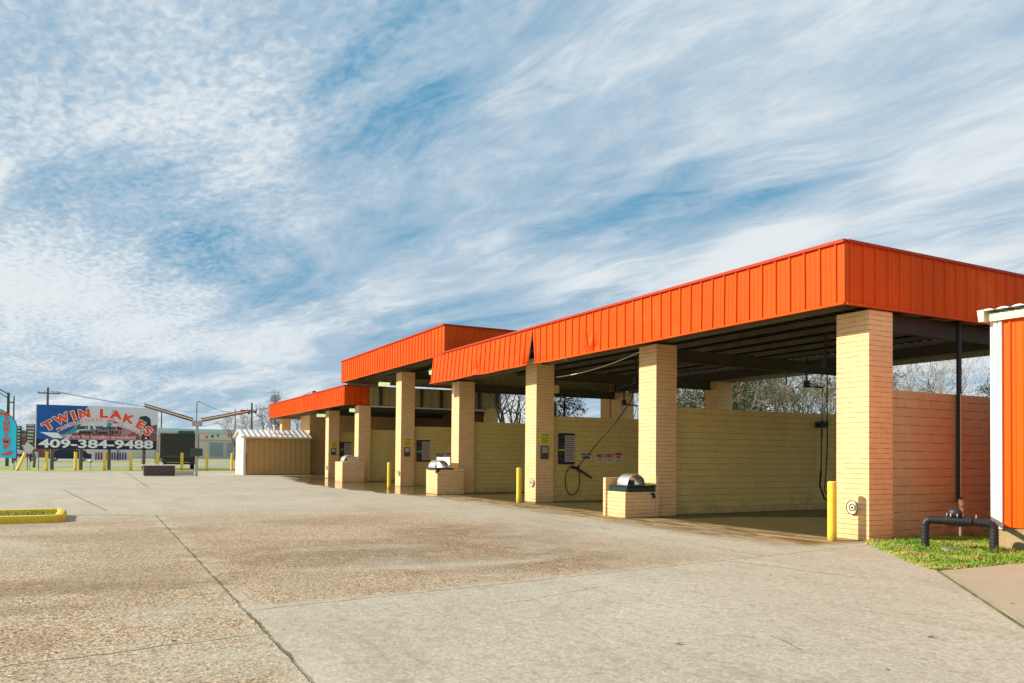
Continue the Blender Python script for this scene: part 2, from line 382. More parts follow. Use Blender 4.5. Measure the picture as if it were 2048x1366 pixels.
def ground_mat():
    mt, t, b = base_mat('weathered_lot_concrete')
    p = t.pos(); x, y, z = t.sep(p)
    nb = t.noise(p, .33, 5, .6); nm = t.noise(p, 1.5, 5, .6); nf = t.noise(p, 22, 4, .7)
    wob = t.math('MULTIPLY', t.math('SUBTRACT', nm, .5), .16)
    wob2 = t.math('MULTIPLY', t.math('SUBTRACT', t.noise(p, 9, 4, .7), .5), .06)
    # smooth concrete
    k = t.math('ADD', .80, t.math('ADD', t.math('MULTIPLY', nm, .22), t.math('MULTIPLY', nb, .18)))
    cc = t.mix(1, (.415, .385, .30), t.comb(k, k, k), 'MULTIPLY')
    pale = t.ramp(nb, .5, .7)
    cc = t.mix(t.math('MULTIPLY', pale, .35), cc, (.50, .47, .40))
    # exposed aggregate: where the top skin has worn away
    xs = t.math('ADD', x, t.math('MULTIPLY', y, .12))                 # joint line x + .12 y = -8.05
    z1 = t.ramp(t.math('ADD', xs, t.math('MULTIPLY', wob, 3)), -8.0, -8.35)
    z2 = t.ramp(y, 1.45, 1.35)
    zone = t.math('MAXIMUM', z1, z2)
    far = t.ramp(t.math('ADD', x, t.math('MULTIPLY', nb, 5)), -22.5, -15.5)
    side = t.ramp(t.math('ADD', y, t.math('MULTIPLY', nb, 5)), 13.0, 8.5)
    zone = t.math('MULTIPLY', zone, t.math('MULTIPLY', far, side))
    st = t.noise(t.comb(t.math('MULTIPLY', x, .55), t.math('MULTIPLY', y, .3), 2.), .95, 5, .62, .6)
    worn = t.ramp(t.math('ADD', st, t.math('MULTIPLY', t.math('SUBTRACT', nf, .5), .35)), .26, .50)
    agg = t.math('MULTIPLY', zone, worn)
    cell = t.new('ShaderNodeTexVoronoi'); t.put(cell.inputs['Vector'], p); cell.inputs['Scale'].default_value = 52
    cs = t.sep(cell.outputs['Color'])
    stone = t.mix(cs[0], (.25, .14, .05), (.50, .36, .195))
    stone = t.mix(t.math('GREATER_THAN', cs[1], .74), stone, (.075, .035, .015))
    stone = t.mix(t.math('GREATER_THAN', cs[2], .72), stone, (.56, .48, .36))
    def patch_(cx, cy, rx, ry, a_=0.):
        ex = t.math('ADD', x, -cx); ey = t.math('ADD', y, -cy); ca_, sa_ = math.cos(a_), math.sin(a_)
        e1 = t.math('DIVIDE', t.math('ADD', t.math('MULTIPLY', ex, ca_), t.math('MULTIPLY', ey, sa_)), rx)
        e2 = t.math('DIVIDE', t.math('SUBTRACT', t.math('MULTIPLY', ey, ca_), t.math('MULTIPLY', ex, sa_)), ry)
        q = t.math('ADD', t.math('MULTIPLY', e1, e1), t.math('MULTIPLY', e2, e2))
        return t.ramp(t.math('ADD', q, t.math('MULTIPLY', t.math('SUBTRACT', nm, .5), 3.0)), 1.5, .1)
    pd = t.math('MAXIMUM', patch_(-12.2, 4.2, 2.1, 2.8), t.math('MAXIMUM', patch_(-10.6, -.6, .55, 2.2, -.25), t.math('MAXIMUM', patch_(-14.0, 7.2, 2.4, 2.4), patch_(-10.7, 5.9, 1.6, 2.8))))
    pd = t.math('MAXIMUM', pd, t.math('MULTIPLY', patch_(-9.3, -1.2, .3, 1.6, -.2), .8))
    dark = t.math('MULTIPLY', t.math('MAXIMUM', pd, t.math('MULTIPLY', t.ramp(st, .50, .66), .55)), t.ramp(t.noise(p, 3.2, 4, .7), .2, .55))
    stone = t.mix(t.math('MULTIPLY', dark, .85), stone, t.mix(t.ramp(cs[2], .2, .8), (.03, .014, .004), (.34, .21, .085)))
    cc = t.mix(t.math('MULTIPLY', agg, .86), cc, stone)
    # fine pits everywhere
    pit = t.ramp(t.noise(p, 62, 2, .6), .60, .72)
    cc = t.mix(t.math('MULTIPLY', pit, .5), cc, (.19, .14, .085))
    sp2 = t.noise(p, 95, 2, .7); cc = t.mix(t.math('MULTIPLY', t.ramp(sp2, .40, .28), .45), cc, (.66, .60, .48))
    mot = t.noise(p, 5.5, 5, .75); cc = t.mix(t.math('MULTIPLY', t.ramp(mot, .50, .64), .42), cc, (.28, .225, .14))
    grime = t.ramp(t.noise(t.comb(t.math('MULTIPLY', x, .6), t.math('MULTIPLY', y, 1.4), 5.), .55, 6, .7, .8), .48, .66); cc = t.mix(t.math('MULTIPLY', grime, .30), cc, (.27, .23, .16))
    spots = t.math('MAXIMUM', t.ramp(t.vor(p, 2.1), .05, .02), t.ramp(t.vor(t.vmath('ADD', p, (3.3, 1.1, 0)), 4.7), .05, .03))
    cc = t.mix(t.math('MULTIPLY', spots, .6), cc, (.13, .10, .07))
    gr_ = t.noise(p, 27, 3, .85); gk = t.ramp(gr_, .36, .64, .79, 1.15); cc = t.mix(1, cc, t.comb(gk, gk, gk), 'MULTIPLY')
    g2 = t.noise(p, 10, 4, .8); gk2 = t.ramp(g2, .32, .68, .84, 1.12); cc = t.mix(1, cc, t.comb(gk2, gk2, gk2), 'MULTIPLY')
    # joints and cracks
    def line(ax, ay, c, wd, lo=None, hi=None, along=None, amp=1.0):
        d = t.math('ADD', t.math('ADD', t.math('MULTIPLY', x, ax), t.math('MULTIPLY', y, ay)), c)
        d = t.math('ABSOLUTE', t.math('ADD', d, t.math('ADD', t.math('MULTIPLY', wob, amp), wob2)))
        k = t.ramp(d, wd, wd*.45)
        if lo is not None:
            k = t.math('MULTIPLY', k, t.math('MULTIPLY', t.math('GREATER_THAN', along, lo), t.math('LESS_THAN', along, hi)))
        return k
    jm = line(0, 1, -1.38, .024, -21.4, 20, x, amp=.35)
    for L in (line(1, .12, 8.05, .014, 1.4, 14, y, .35), line(1, -.39, 22.0, .09, -.9, 1.45, y, .3), line(1, .05, 21.6, .018, 1.4, 12, y, .3),
              line(1, .12, 6.95, .020, -3.5, 1.35, y, 1.6), line(1, .08, 9.85, .022, .75, 1.36, y, .4), line(1, -.45, 13.3, .010, -1.0, 1.2, y, 1.6),
              line(0, 1, -2.1, .03, -70, -38, x, .3), line(.11, -1, 2.9, .03, -36, -23.5, x, .3), line(1, .02, 35.5, .03, -30, 12.3, y, .4), line(1, 0, 52, .04, -30, 12, y, .4),
              line(.21, -1, 10.5, .018, -9.0, -6.9, x, .6), line(1, .29, 6.3, .008, 3.7, 5.5, y, 1.2), line(.35, 1, -3.6, .007, -5.1, -4.6, x, 1.0),
              line(.06, 1, -9.0, .012, -17, -9.2, x, 1.4)):
        jm = t.math('MAXIMUM', jm, L)
    cc = t.mix(t.math('MULTIPLY', jm, .92), cc, t.mix(nm, (.09, .08, .04), (.16, .17, .06)))
    edge = t.ramp(t.math('ABSOLUTE', t.math('ADD', y, -1.38)), .35, .02)
    cc = t.mix(t.math('MULTIPLY', t.math('MULTIPLY', edge, t.ramp(nm, .45, .6)), .45), cc, (.48, .44, .35))
    # rust coloured, damp run-off in front of the bays
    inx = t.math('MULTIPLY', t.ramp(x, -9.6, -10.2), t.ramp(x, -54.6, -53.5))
    yy = t.math('ADD', y, t.math('MULTIPLY', t.math('SUBTRACT', t.noise(t.comb(t.math('MULTIPLY', x, .5), t.math('MULTIPLY', y, 1.3), 0), 1.0, 5, .65), .5), 2.6))
    band = t.math('MULTIPLY', t.ramp(yy, 10.4, 11.9), inx)
    streaks = t.noise(t.comb(t.math('MULTIPLY', x, .45), t.math('MULTIPLY', y, 3.2), 0), 2.2, 6, .65, .5)
    damp = t.mix(t.ramp(streaks, .42, .66), (.13, .07, .008), (.40, .255, .065))
    cc = t.mix(t.math('MULTIPLY', t.math('MULTIPLY', band, t.ramp(streaks, .62, .46, .45, 1.)), .95), cc, damp)
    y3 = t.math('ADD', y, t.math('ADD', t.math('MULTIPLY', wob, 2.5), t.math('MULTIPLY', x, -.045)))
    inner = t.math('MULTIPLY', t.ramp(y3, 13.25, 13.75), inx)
    bay_floor = t.mix(nm, (.045, .038, .015), (.085, .068, .026))  # floor inside the bays: darker, olive-brown and glossier than the lot
    cc = t.mix(t.math('MULTIPLY', inner, .97), cc, bay_floor)
    # puddle by the middle and far bays
    dx = t.math('DIVIDE', t.math('ADD', x, 38.5), 11.5); dy = t.math('DIVIDE', t.math('SUBTRACT', y, 11.5), 1.9)
    rr = t.math('ADD', t.math('MULTIPLY', dx, dx), t.math('MULTIPLY', dy, dy))
    pud = t.ramp(t.math('ADD', rr, t.math('MULTIPLY', t.math('SUBTRACT', nm, .5), 1.9)), 1.1, .85)
    cc = t.mix(t.math('MULTIPLY', pud, .85), cc, (.10, .062, .022))
    # faint tyre tracks
    rough = t.mix(t.math('MAXIMUM', pud, t.math('MULTIPLY', inner, .75)), (.95, .95, .95), (.10, .10, .10))
    
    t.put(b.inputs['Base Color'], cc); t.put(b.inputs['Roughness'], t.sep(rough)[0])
    b.inputs['Specular IOR Level'].default_value = .3
    h = t.math('ADD', t.math('MULTIPLY', nf, .35), t.math('MULTIPLY', t.math('MULTIPLY', cell.outputs['Distance'], agg), .5))
    h = t.math('SUBTRACT', h, t.math('MULTIPLY', jm, 1.5))
    h = t.math('MULTIPLY', h, t.math('SUBTRACT', 1, t.math('MULTIPLY', pud, .97)))
    t.put(b.inputs['Normal'], t.bump(h, .75, .012))
    return mt

sheet('ground', [(-900, -900), (400, -900), (400, 900), (-900, 900)], -.03, 'grass_far')
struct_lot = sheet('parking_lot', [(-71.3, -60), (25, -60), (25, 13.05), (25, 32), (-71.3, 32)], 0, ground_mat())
sheet('verge_path', [(-112, -300), (-92, -300), (-92, 300), (-112, 300)], -.02, 'asphalt')
sheet('road', [(-178, -400), (-128, -400), (-128, 400), (-178, 400)], -.02, 'asphalt')
sheet('gravel_strip', [(-90.5, -300), (-86.5, -300), (-86.5, 300), (-90.5, 300)], -.018, 'sidewalk')

# sidewalk slab and turf patch right of the near bay, laid on the lot
sheet('sidewalk', [(-6.92, 10.62), (-4.40, 8.02), (3, .5), (9, 6), (9, 14.15), (-6.86, 14.15)], .012, 'sidewalk')
mb = MB(); mb.prism([(-6.95, 10.60, .002), (-4.42, 7.98, .002), (3, .46, .002), (2.975, .435, .002), (-4.445, 7.955, .002), (-6.975, 10.575, .002)], (0, 0, .006))
struct(mb.build('expansion_joint', 'soil'))

def pt_in(poly, x, y):
    c = False; j = len(poly)-1
    for i in range(len(poly)):
        xi, yi = poly[i]; xj, yj = poly[j]
        if (yi > y) != (yj > y) and x < (xj-xi)*(y-yi)/(yj-yi)+xi: c = not c
        j = i
    return c
def turf(name, poly, n, h, label=None):
    mb = MB(); xs = [p[0] for p in poly]; ys = [p[1] for p in poly]; k = 0
    while k < n:
        x = random.uniform(min(xs), max(xs)); y = random.uniform(min(ys), max(ys))
        jx = x+random.gauss(0, .05); jy = y+random.gauss(0, .05)
        if not pt_in(poly, jx, jy): continue
        nn = noise.noise(Vector((x*1.7, y*1.7, 0))); k += 1
        if noise.noise(Vector((x*3.1, y*3.1, 4))) < -.22 and random.random() < .8: continue
        hh = h*random.uniform(.4, 1.25)*(1+.5*nn); a = random.uniform(0, 6.28); wd = random.uniform(.006, .013)
        lx, ly = random.gauss(0, .5)*hh, random.gauss(0, .5)*hh
        if random.random() < .45:      # clover-like leaf lying near flat
            r = random.uniform(.009, .02); zz = hh*.6
            tx, ty = random.uniform(-.4, .4), random.uniform(-.4, .4)
            mb.quad(*[(x+lx+r*math.cos(a+q), y+ly+r*math.sin(a+q), zz+r*(tx*math.cos(a+q)+ty*math.sin(a+q))) for q in (0, 1.57, 3.14, 4.71)])
        else:
            mb.quad((x-wd*math.cos(a), y-wd*math.sin(a), 0), (x+wd*math.cos(a), y+wd*math.sin(a), 0), (x+lx, y+ly, hh))
    o = mb.build(name, 'grass_blade'); return o
patch = [(-10.0, 13.08), (-9.93, 12.98), (-9.3, 12.5), (-8.63, 11.92), (-7.9, 11.3), (-7.2, 10.72), (-6.95, 10.62), (-6.88, 12.5), (-6.86, 14.2), (-8.32, 14.22), (-8.32, 22), (-10.04, 22)]
sheet('turf_base', patch, .008, 'soil')
front = [p for p in patch if p[1] < 15] + [(-8.4, 16.5), (-10.04, 16.5)]
front = [(-10.0, 13.08), (-9.93, 12.98), (-9.3, 12.5), (-8.63, 11.92), (-7.9, 11.3), (-7.2, 10.72), (-6.95, 10.62), (-6.86, 14.2), (-8.32, 14.22), (-8.32, 17.5), (-10.04, 17.5)]
tag(turf('grass', front, 34000, .062), 'short green weedy grass patch beside the near bay', 'grass', kind='stuff')
spill = []
for k in range(26):
    f = random.random(); q = Vector((-9.93, 12.98)).lerp(Vector((-6.95, 10.62)), f); spill.append((q.x-random.uniform(0, .10), q.y-random.uniform(0, .10), random.uniform(.03, .08)))
mb = MB()
for (cx_, cy_, r_) in spill:
    for _ in range(45):
        a = random.uniform(0, 6.28); d_ = r_*random.random(); x_, y_ = cx_+d_*math.cos(a), cy_+d_*math.sin(a); h_ = random.uniform(.02, .05)
        mb.quad((x_-.008, y_, .003), (x_+.008, y_, .003), (x_+random.gauss(0, .02), y_+random.gauss(0, .02), h_))
for (cx_, cy_) in ((-7.75, 13.25), (-8.0, 12.9), (-9.2, 13.4), (-8.6, 12.6), (-7.4, 12.2), (-7.9, 11.9)):
    for _ in range(60):
        a = random.uniform(0, 6.28); L_ = random.uniform(.06, .17)
        mb.quad((cx_-.008*math.sin(a), cy_+.008*math.cos(a), 0), (cx_+.008*math.sin(a), cy_-.008*math.cos(a), 0), (cx_+L_*math.cos(a)*.7, cy_+L_*math.sin(a)*.7, L_*random.uniform(.4, 1.2)))
tag(mb.build('weeds', 'grass_blade'), 'taller weeds and grass spilling over the slab edge by the pipes', 'weeds', kind='stuff')
isl = [(-22.1, -9), (-20.2, -9), (-20.2, -.78), (-22.1, -.78)]
sheet('island_soil', isl, .08, 'soil')
mb = MB()
o = turf('grass', isl, 5200, .10); o.location.z = .08
tag(o, 'green grass tufts inside the yellow kerbed island', 'grass', kind='stuff')
# yellow kerb
kt = thing('kerb', (-21, -.6, 0), 'worn yellow painted rounded kerb round the grass island at left', 'kerb')
mb = MB(); pth = [(-20.1, -12), (-20.1, -.95), (-20.16, -.76), (-20.35, -.68), (-22.0, -.68), (-22.18, -.78), (-22.2, -12)]
prof = [(-.11, 0), (-.105, .10), (-.07, .155), (0, .17), (.07, .155), (.105, .10), (.11, 0)]
cen = [Vector((x, y, 0)) for x, y in pth]; rows = []
for i, p in enumerate(cen):
    d = (cen[min(i+1, len(cen)-1)]-cen[max(i-1, 0)]).normalized(); nrm = Vector((d.y, -d.x, 0))
    rows.append([p+nrm*a+Vector((0, 0, z+.01*noise.noise(p*2)*(z > 0))) for a, z in prof])
for i in range(len(rows)-1):
    for j in range(len(prof)-1): mb.quad(rows[i][j], rows[i+1][j], rows[i+1][j+1], rows[i][j+1])
mb.build('kerb_stone', 'yellow_curb', kt, smooth=True)

# ================================================================== CAR WASH
YF = 12.30      # front fascia plane
YB = 22.15
Z0A, Z1A = 4.466, 5.687
def ribbed(mb, a, b, z0, z1, pitch=.37, h=.032, deform=None, rows=6, backm=1, nrm=None, th=.03):
    """vertical ribbed sheet from a to b (xy points); outside is on nrm side; separate back skin gets material 1"""
    A = Vector((a[0], a[1], 0)); B = Vector((b[0], b[1], 0)); L = (B-A).length; d = (B-A)/L; nrm = Vector(nrm)
    prof = []; s = .10
    prof.append((0, 0))
    while s < L-.12:
        prof += [(s, 0), (s+.014, h), (s+.046, h), (s+.060, 0)]
        mid = s+.060+(pitch-.06)/2
        for q in (-.06, .06):
            if mid+q < L-.05: prof += [(mid+q-.014, 0), (mid+q, .007), (mid+q+.014, 0)]
        s += pitch
    prof.append((L, 0)); prof = sorted(prof, key=lambda q: q[0])
    def P(s_, n_, z, f):
        v = A + d*s_ + nrm*n_ + Vector((0, 0, z))
        if deform: v = deform(v, s_, f)
        return v
    zs = [z0+(z1-z0)*i/rows for i in range(rows+1)]
    base = len(mb.v)
    for i, z in enumerate(zs):
        for s_, n_ in prof: mb.v.append(tuple(P(s_, n_, z, i/rows)))
    n = len(prof)
    flip = d.cross(Vector((0, 0, 1))).dot(nrm) < 0
    for i in range(rows):
        for j in range(n-1):
            q = (base+i*n+j, base+i*n+j+1, base+(i+1)*n+j+1, base+(i+1)*n+j)
            mb.f.append(q[::-1] if flip else q); mb.mi.append(0)
    base = len(mb.v)
    for i, z in enumerate(zs):
        for s_, n_ in prof: mb.v.append(tuple(P(s_, n_*.9-th, z, i/rows)))
    for i in range(rows):
        for j in range(n-1):
            q = (base+i*n+j, base+i*n+j+1, base+(i+1)*n+j+1, base+(i+1)*n+j)
            mb.f.append(q if flip else q[::-1]); mb.mi.append(backm)
def trim(mb, a, b, z0, z1, t0, t1, nrm, n=1, dfn=None):
    A = Vector((a[0], a[1], 0)); B = Vector((b[0], b[1], 0)); nrm = Vector(nrm); rings = []
    for i in range(n+1):
        p = A.lerp(B, i/n)
        ring = [p+nrm*t0+Vector((0, 0, z0)), p+nrm*t1+Vector((0, 0, z0)), p+nrm*t1+Vector((0, 0, z1)), p+nrm*t0+Vector((0, 0, z1))]
        if dfn: ring = [dfn(v, (B-A).length*i/n, 0) for v in ring]
        rings.append(ring)
    for i in range(n):
        for j in range(4):
            mb.quad(rings[i][j], rings[i+1][j], rings[i+1][(j+1) % 4], rings[i][(j+1) % 4])
    mb.quad(*rings[0]); mb.quad(*rings[-1])
def add_column(par, x1, zt, y=13.05, w=.75, d=.70, name='column'):
    return MB().box(x1-w, x1, y, y+d, 0, zt).build(name, 'peach', par, bevel=.012)
def canopy(root, x0, x1, z0, z1, front_segments=None, cols=(), side_r=True, depth=YB):
    zd = z0+.42
    segs = front_segments or [(x0, x1, None, None)]
    for a, b, df, edge in segs:
        mb = MB(); ribbed(mb, (a, YF), (b, YF), z0+.03, z1-.05, nrm=(0, -1, 0), deform=df)
        o = mb.build('front_fascia', ['orange', 'panel_back'], root)
        mb = MB(); trim(mb, (a-.02, YF), (b+(.02 if b == x1 else 0), YF), z1-.06, z1, -.06, .055, (0, -1, 0)); mb.build('cap_trim', 'orange_trim', o)
        mb = MB(); trim(mb, (a, YF), (b, YF), z0, z0+.035, -.035, .04, (0, -1, 0), n=24, dfn=df); mb.build('drip_edge', 'orange', o)
    for xs_, nx in ((x1, 1), (x0, -1)):
        mb = MB(); a, b = ((xs_, YF+.03), (xs_, depth)) 
        ribbed(mb, a, b, z0+.03, z1-.05, nrm=(nx, 0, 0), pitch=.36)
        o = mb.build('side_fascia', ['orange', 'panel_back'], root)
        mb = MB(); trim(mb, (xs_, YF+.062), (xs_, depth), z1-.058, z1-.002, -.05, .05, (nx, 0, 0)); mb.build('cap_trim', 'orange_trim', o)
        mb = MB(); trim(mb, (xs_, YF+.042), (xs_, depth), z0+.002, z0+.035, -.03, .04, (nx, 0, 0)); mb.build('drip_edge', 'orange', o)
    mb = MB(); ribbed(mb, (x0+.1, depth), (x1-.1, depth), z0+.03, z1-.05, nrm=(0, 1, 0))
    mb.build('back_fascia', ['orange', 'panel_back'], root)
    # deck: pan-ribbed sheet running front to back
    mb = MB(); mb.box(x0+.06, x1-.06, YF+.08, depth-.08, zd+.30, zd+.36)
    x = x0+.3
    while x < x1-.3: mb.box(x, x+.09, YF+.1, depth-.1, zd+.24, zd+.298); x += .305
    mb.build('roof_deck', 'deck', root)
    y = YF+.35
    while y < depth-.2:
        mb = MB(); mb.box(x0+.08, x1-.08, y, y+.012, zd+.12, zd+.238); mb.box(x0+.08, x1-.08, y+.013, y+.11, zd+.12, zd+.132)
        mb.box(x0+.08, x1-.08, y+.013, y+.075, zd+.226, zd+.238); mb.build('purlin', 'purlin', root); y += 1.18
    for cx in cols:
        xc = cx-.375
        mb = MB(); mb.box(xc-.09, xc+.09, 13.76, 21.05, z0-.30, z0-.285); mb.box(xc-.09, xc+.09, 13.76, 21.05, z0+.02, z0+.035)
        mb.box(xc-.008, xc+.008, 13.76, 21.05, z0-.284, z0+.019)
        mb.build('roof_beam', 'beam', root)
    mb = MB(); mb.box(x0+.2, x1-.2, 13.25, 13.55, z0+.16, z0+.41); mb.build('front_header', 'purlin', root)
    mb = MB(); mb.box(x0+.2, x1-.2, 21.3, 21.6, z0+.10, z0+.41); mb.build('rear_header', 'beam', root)

# near section --------------------------------------------------------------
A = thing('wash_bay_block', (-20.2, 17, 0), 'nearest car wash block of three open bays with a torn orange roof fascia', 'car wash', 'car wash blocks')
XT = -21.70
def defL(v, s, f):     # left run leans out at the bottom and is torn at its right end
    L = XT-(-30.0); k = 1-f
    v = v.copy(); v.y -= .13*k*(.35+.65*(1-s/L))
    v.z += .012*math.sin(s*2.1)*k
    e = max(0, (s-(L-.8))/.8)
    v.x -= .30*e**1.5*k; v.y += .02*e*k; v.z += .05*e*k; v.y += .05*math.sin(s*19)*e*k
    d = math.exp(-((s-4.2)/.28)**2)*math.exp(-((f-.12)/.22)**2); v.y += .11*d; v.z += .06*d*k
    return v
def defR(v, s, f):
    k = 1-f; v = v.copy(); e = max(0, 1-s/.9)
    v.x += .22*e*e*k; v.y += .04*math.sin(s*21)*e*k; v.y -= .05*e*k; v.z += .03*e*k
    for s0, a in ((3.1, .10), (3.35, -.08), (3.58, .09)):
        v.y += a*math.exp(-((s-s0)/.10)**2)*math.exp(-((f-.22)/.12)**2)
    v.y += .012*math.sin(s*1.3)*k
    return v
canopy(A, -30.0, -9.905, Z0A, Z1A, [(-30.0, XT, defL, 1), (XT+.01, -9.905, defR, 0)], cols=(-9.95, -16.38, -22.73, -29.04))
for x in (-9.95, -16.38, -22.73, -29.04): add_column(A, x, Z0A-.02 if x > -10 else (Z0A+.40 if x == -22.73 else Z0A+.10))
for x in (-9.95, -16.38, -22.73, -29.04): add_column(A, x, Z0A-.0, y=21.1, d=.75)
for x in (-16.66, -22.98, -29.30):
    MB().box(x-.25, x, 13.76, 21.05, 0, 2.93).build('divider_wall', 'olive', A, bevel=.01)
MB().box(-10.25, -10.05, 13.76, 21.05, 0, 2.94).build('end_wall', 'salmon', A, bevel=.01)
# middle tall section ---------------------------------------------------------
B = thing('wash_bay_block', (-36, 17, 0), 'tall middle car wash block with the highest orange roof fascia', 'car wash', 'car wash blocks')
B0, B1 = 5.58, 6.82
canopy(B, -43.72, -28.88, B0, B1, cols=(-35.86,))
for x in (-35.86,): add_column(B, x, B0-.02)
for x in (-35.86, -42.75): add_column(B, x, 4.4, y=21.1, d=.75)
add_column(B, -29.9, 5.6, y=21.1, d=.5)
MB().box(-36.39, -36.14, 13.76, 21.05, 0, 2.93).build('divider_wall', 'olive', B, bevel=.01)
MB().box(-43.74, -43.5, YF+.3, 14.9, B0-.10, B0-.01).build('edge_strip', 'white_metal', B)
# far section -----------------------------------------------------------------
Cc = thing('wash_bay_block', (-54, 17, 0), 'farthest low car wash block, its orange fascia behind the metal shed', 'car wash', 'car wash blocks')
C0, C1 = 4.30, 5.42
canopy(Cc, -64.4, -43.05, C0, C1, cols=(-49.12, -42.75))
for x in (-42.75, -49.12, -63.2): add_column(Cc, x, C0-.02)
for x in (-49.12, -56.5, -63.2): add_column(Cc, x, C0-.0, y=21.1, d=.75)
for x in (-43.02, -49.40): MB().box(x-.25, x, 13.76, 21.05, 0, 2.93).build('divider_wall', 'olive', Cc, bevel=.01)
MB().box(-60.9, -58.0, 14.0, 20.9, 0, C0+.1).build('equipment_room', 'peach', Cc, bevel=.01)
mb = MB(); ribbed(mb, (-42.98, 13.75), (-42.98, YB), C0+.03, C1-.05, nrm=(1, 0, 0), pitch=.5, h=.05)
o = mb.build('side_panel', ['beige_panel', 'panel_back'], Cc)
q = 14.3
while q < YB: MB().box(-42.97, -42.86, q, q+.16, C0+.02, C1-.06).build('batten', 'beam', o); q += 1.25
MB().box(-42.99, -42.90, 13.75, YB, C0-.08, C0+.0).build('bottom_strip', 'white_metal', o)
MB().box(-57.9, -43.3, 20.96, 21.08, 0, C0+.1).build('rear_wall', 'brown_panel', Cc)
MB().box(-64.5, -64.3, YF, 15, C0+.3, C0+.32).build('roof_lip', 'dull_steel', Cc)

# ceiling lamps
def lamp(x, y, z, label, n=0):
    l = thing('ceiling_lamp', (x, y, z), label, 'lamp', 'lamps under the wash bay roofs')
    MB().prism([(x-.24, y, z+.19), (x+.24, y, z+.19), (x+.17, y, z+.27), (x-.17, y, z+.27)], (0, .5, 0)).build('housing', 'dull_steel', l)
    MB().prism([(x-.24, y, z+.188), (x+.24, y, z+.188), (x+.18, y, z), (x-.18, y, z)], (0, .5, 0)).build('lens', 'lens', l)
    MB().tube([(x, y+.25, z+.265), (x, y+.25, z+.75)], .02, 6).build('stem', 'dark_grey', l)
lamp(-40.2, 13.4, 5.2, 'pale green lamp under the tall middle roof, left of its middle pillar')
lamp(-33.0, 13.4, 5.2, 'pale green lamp under the tall middle roof, near the torn fascia end')
lamp(-45.6, 13.4, 4.05, 'small pale lamp under the far roof beside the second pillar')
lamp(-53.4, 13.4, 4.05, 'small pale lamp under the far roof above the shed end')
l = thing('flood_lamp', (-17.4, 17.4, 4.3), 'twin white bulb flood lamp under the nearest bay roof', 'lamp')
MB().box(-17.5, -17.3, 17.3, 17.5, 4.42, 4.66).build('bracket', 'dark_grey', l)
for dx in (-.12, .12): MB().ball((-17.4+dx, 17.3+dx*.4, 4.36), .055, 10).build('bulb', 'white_metal', l, smooth=True)
l = thing('heater_box', (-27.0, 16.0, 4.2), 'yellowish metal box hung under the roof of the third bay', 'ceiling unit')
MB().prism([(-27.4, 15.7, 4.05), (-26.4, 15.7, 4.05), (-26.4, 15.7, 4.35), (-27.2, 15.7, 4.35)], (0, .5, 0)).build('housing', 'cream', l)
MB().box(-27.0, -26.9, 15.8, 15.9, 4.35, 4.8).build('hanger', 'dark_grey', l)

# loose pale cable drooping under the second bay fascia
def droop(a, b, sag, n=14):
    a, b = Vector(a), Vector(b); return [a.lerp(b, i/n)-Vector((0, 0, sag*4*(i/n)*(1-i/n))) for i in range(n+1)]
tag(MB().tube(droop((-22.2, 13.5, 4.18), (-17.4, 13.6, 4.62), .13), .014, 6).build('cable', 'cream'), 'loose pale cable drooping under the roof of the second bay', 'cable')

# ------------------------------------------------------------------ bay fittings
def boom(x, y, zc, label, ang, ln, drop):
    l = thing('hose_boom', (x, y, zc), label, 'hose boom', 'ceiling hose booms')
    MB().box(x-.07, x+.07, y-.07, y+.07, zc, zc+.22).tube([(x, y, zc+.2), (x, y, zc+.9)], .03, 6).build('mount', 'black_iron', l)
    e = Vector((x+ln*math.cos(ang), y+ln*math.sin(ang), zc-.10))
    MB().tube([(x, y, zc+.04), tuple(e)], .022, 6).tube([(x, y, zc+.14), tuple(e+Vector((0, 0, .02)))], .012, 5).build('arm', 'black_iron', l)
    MB().tube([tuple(e), tuple(e-Vector((0, 0, .05))), (e.x, e.y, e.z-drop)], .014, 6).build('drop_hose', 'rubber', l)
    return e
boom(-17.0, 19.4, 3.75, 'ceiling hose boom at the rear of the nearest bay, the farther of two', -.45, 1.1, 1.5)
e = boom(-13.6, 16.2, 3.85, 'ceiling hose boom of the nearest bay with long hose to the wall holder', -2.6, .95, .3)
h = thing('wand_holder', (-16.6, 19.6, 2.4), 'black hose holder with hanging twin hoses on the olive wall of nearest bay', 'wand holder')
mb = MB()
for i in range(4): mb.tube([(-16.64, 19.45+.10*i, 2.62), (-16.50, 19.45+.10*i, 2.55), (-16.50, 19.45+.10*i, 2.72)], .02, 6)
mb.box(-16.655, -16.62, 19.38, 19.86, 2.5, 2.68); mb.build('bracket', 'black_iron', h)
MB().tube([(-16.52, 19.5, 2.6), (-16.52, 19.48, 1.2)], .02, 8).build('lance', 'rust', h)
MB().tube([(-16.52, 19.48, 1.2), (-16.5, 19.40, .75), (-16.42, 19.5, .35), (-16.2, 19.75, .16), (-15.9, 20.1, .10)], .028, 8).build('hose', 'rubber', h, smooth=True)
MB().tube([(-15.4, 18.4, 4.0), (-15.9, 19.0, 3.2), (-16.35, 19.55, 2.0), (-16.4, 19.55, 1.1), (-16.38, 19.45, .6), (-16.2, 19.7, .2)], .018, 8).build('feed_hose', 'rubber', h, smooth=True)
h = thing('wand_holder', (-22.9, 14.9, 1.2), 'spray wand with looped black hose on the second bay wall below the menu board', 'wand holder')
MB().box(-22.975, -22.9, 14.6, 14.9, 1.12, 1.20).build('bracket', 'black_iron', h)
MB().tube([(-22.86, 14.60, 1.20), (-22.82, 14.95, 1.03), (-22.80, 15.35, .80)], [.032, .04, .03], 8).build('wand', 'black_iron', h)
lp = [(-22.84, 14.82, 1.20), (-22.84, 14.86, .9)]
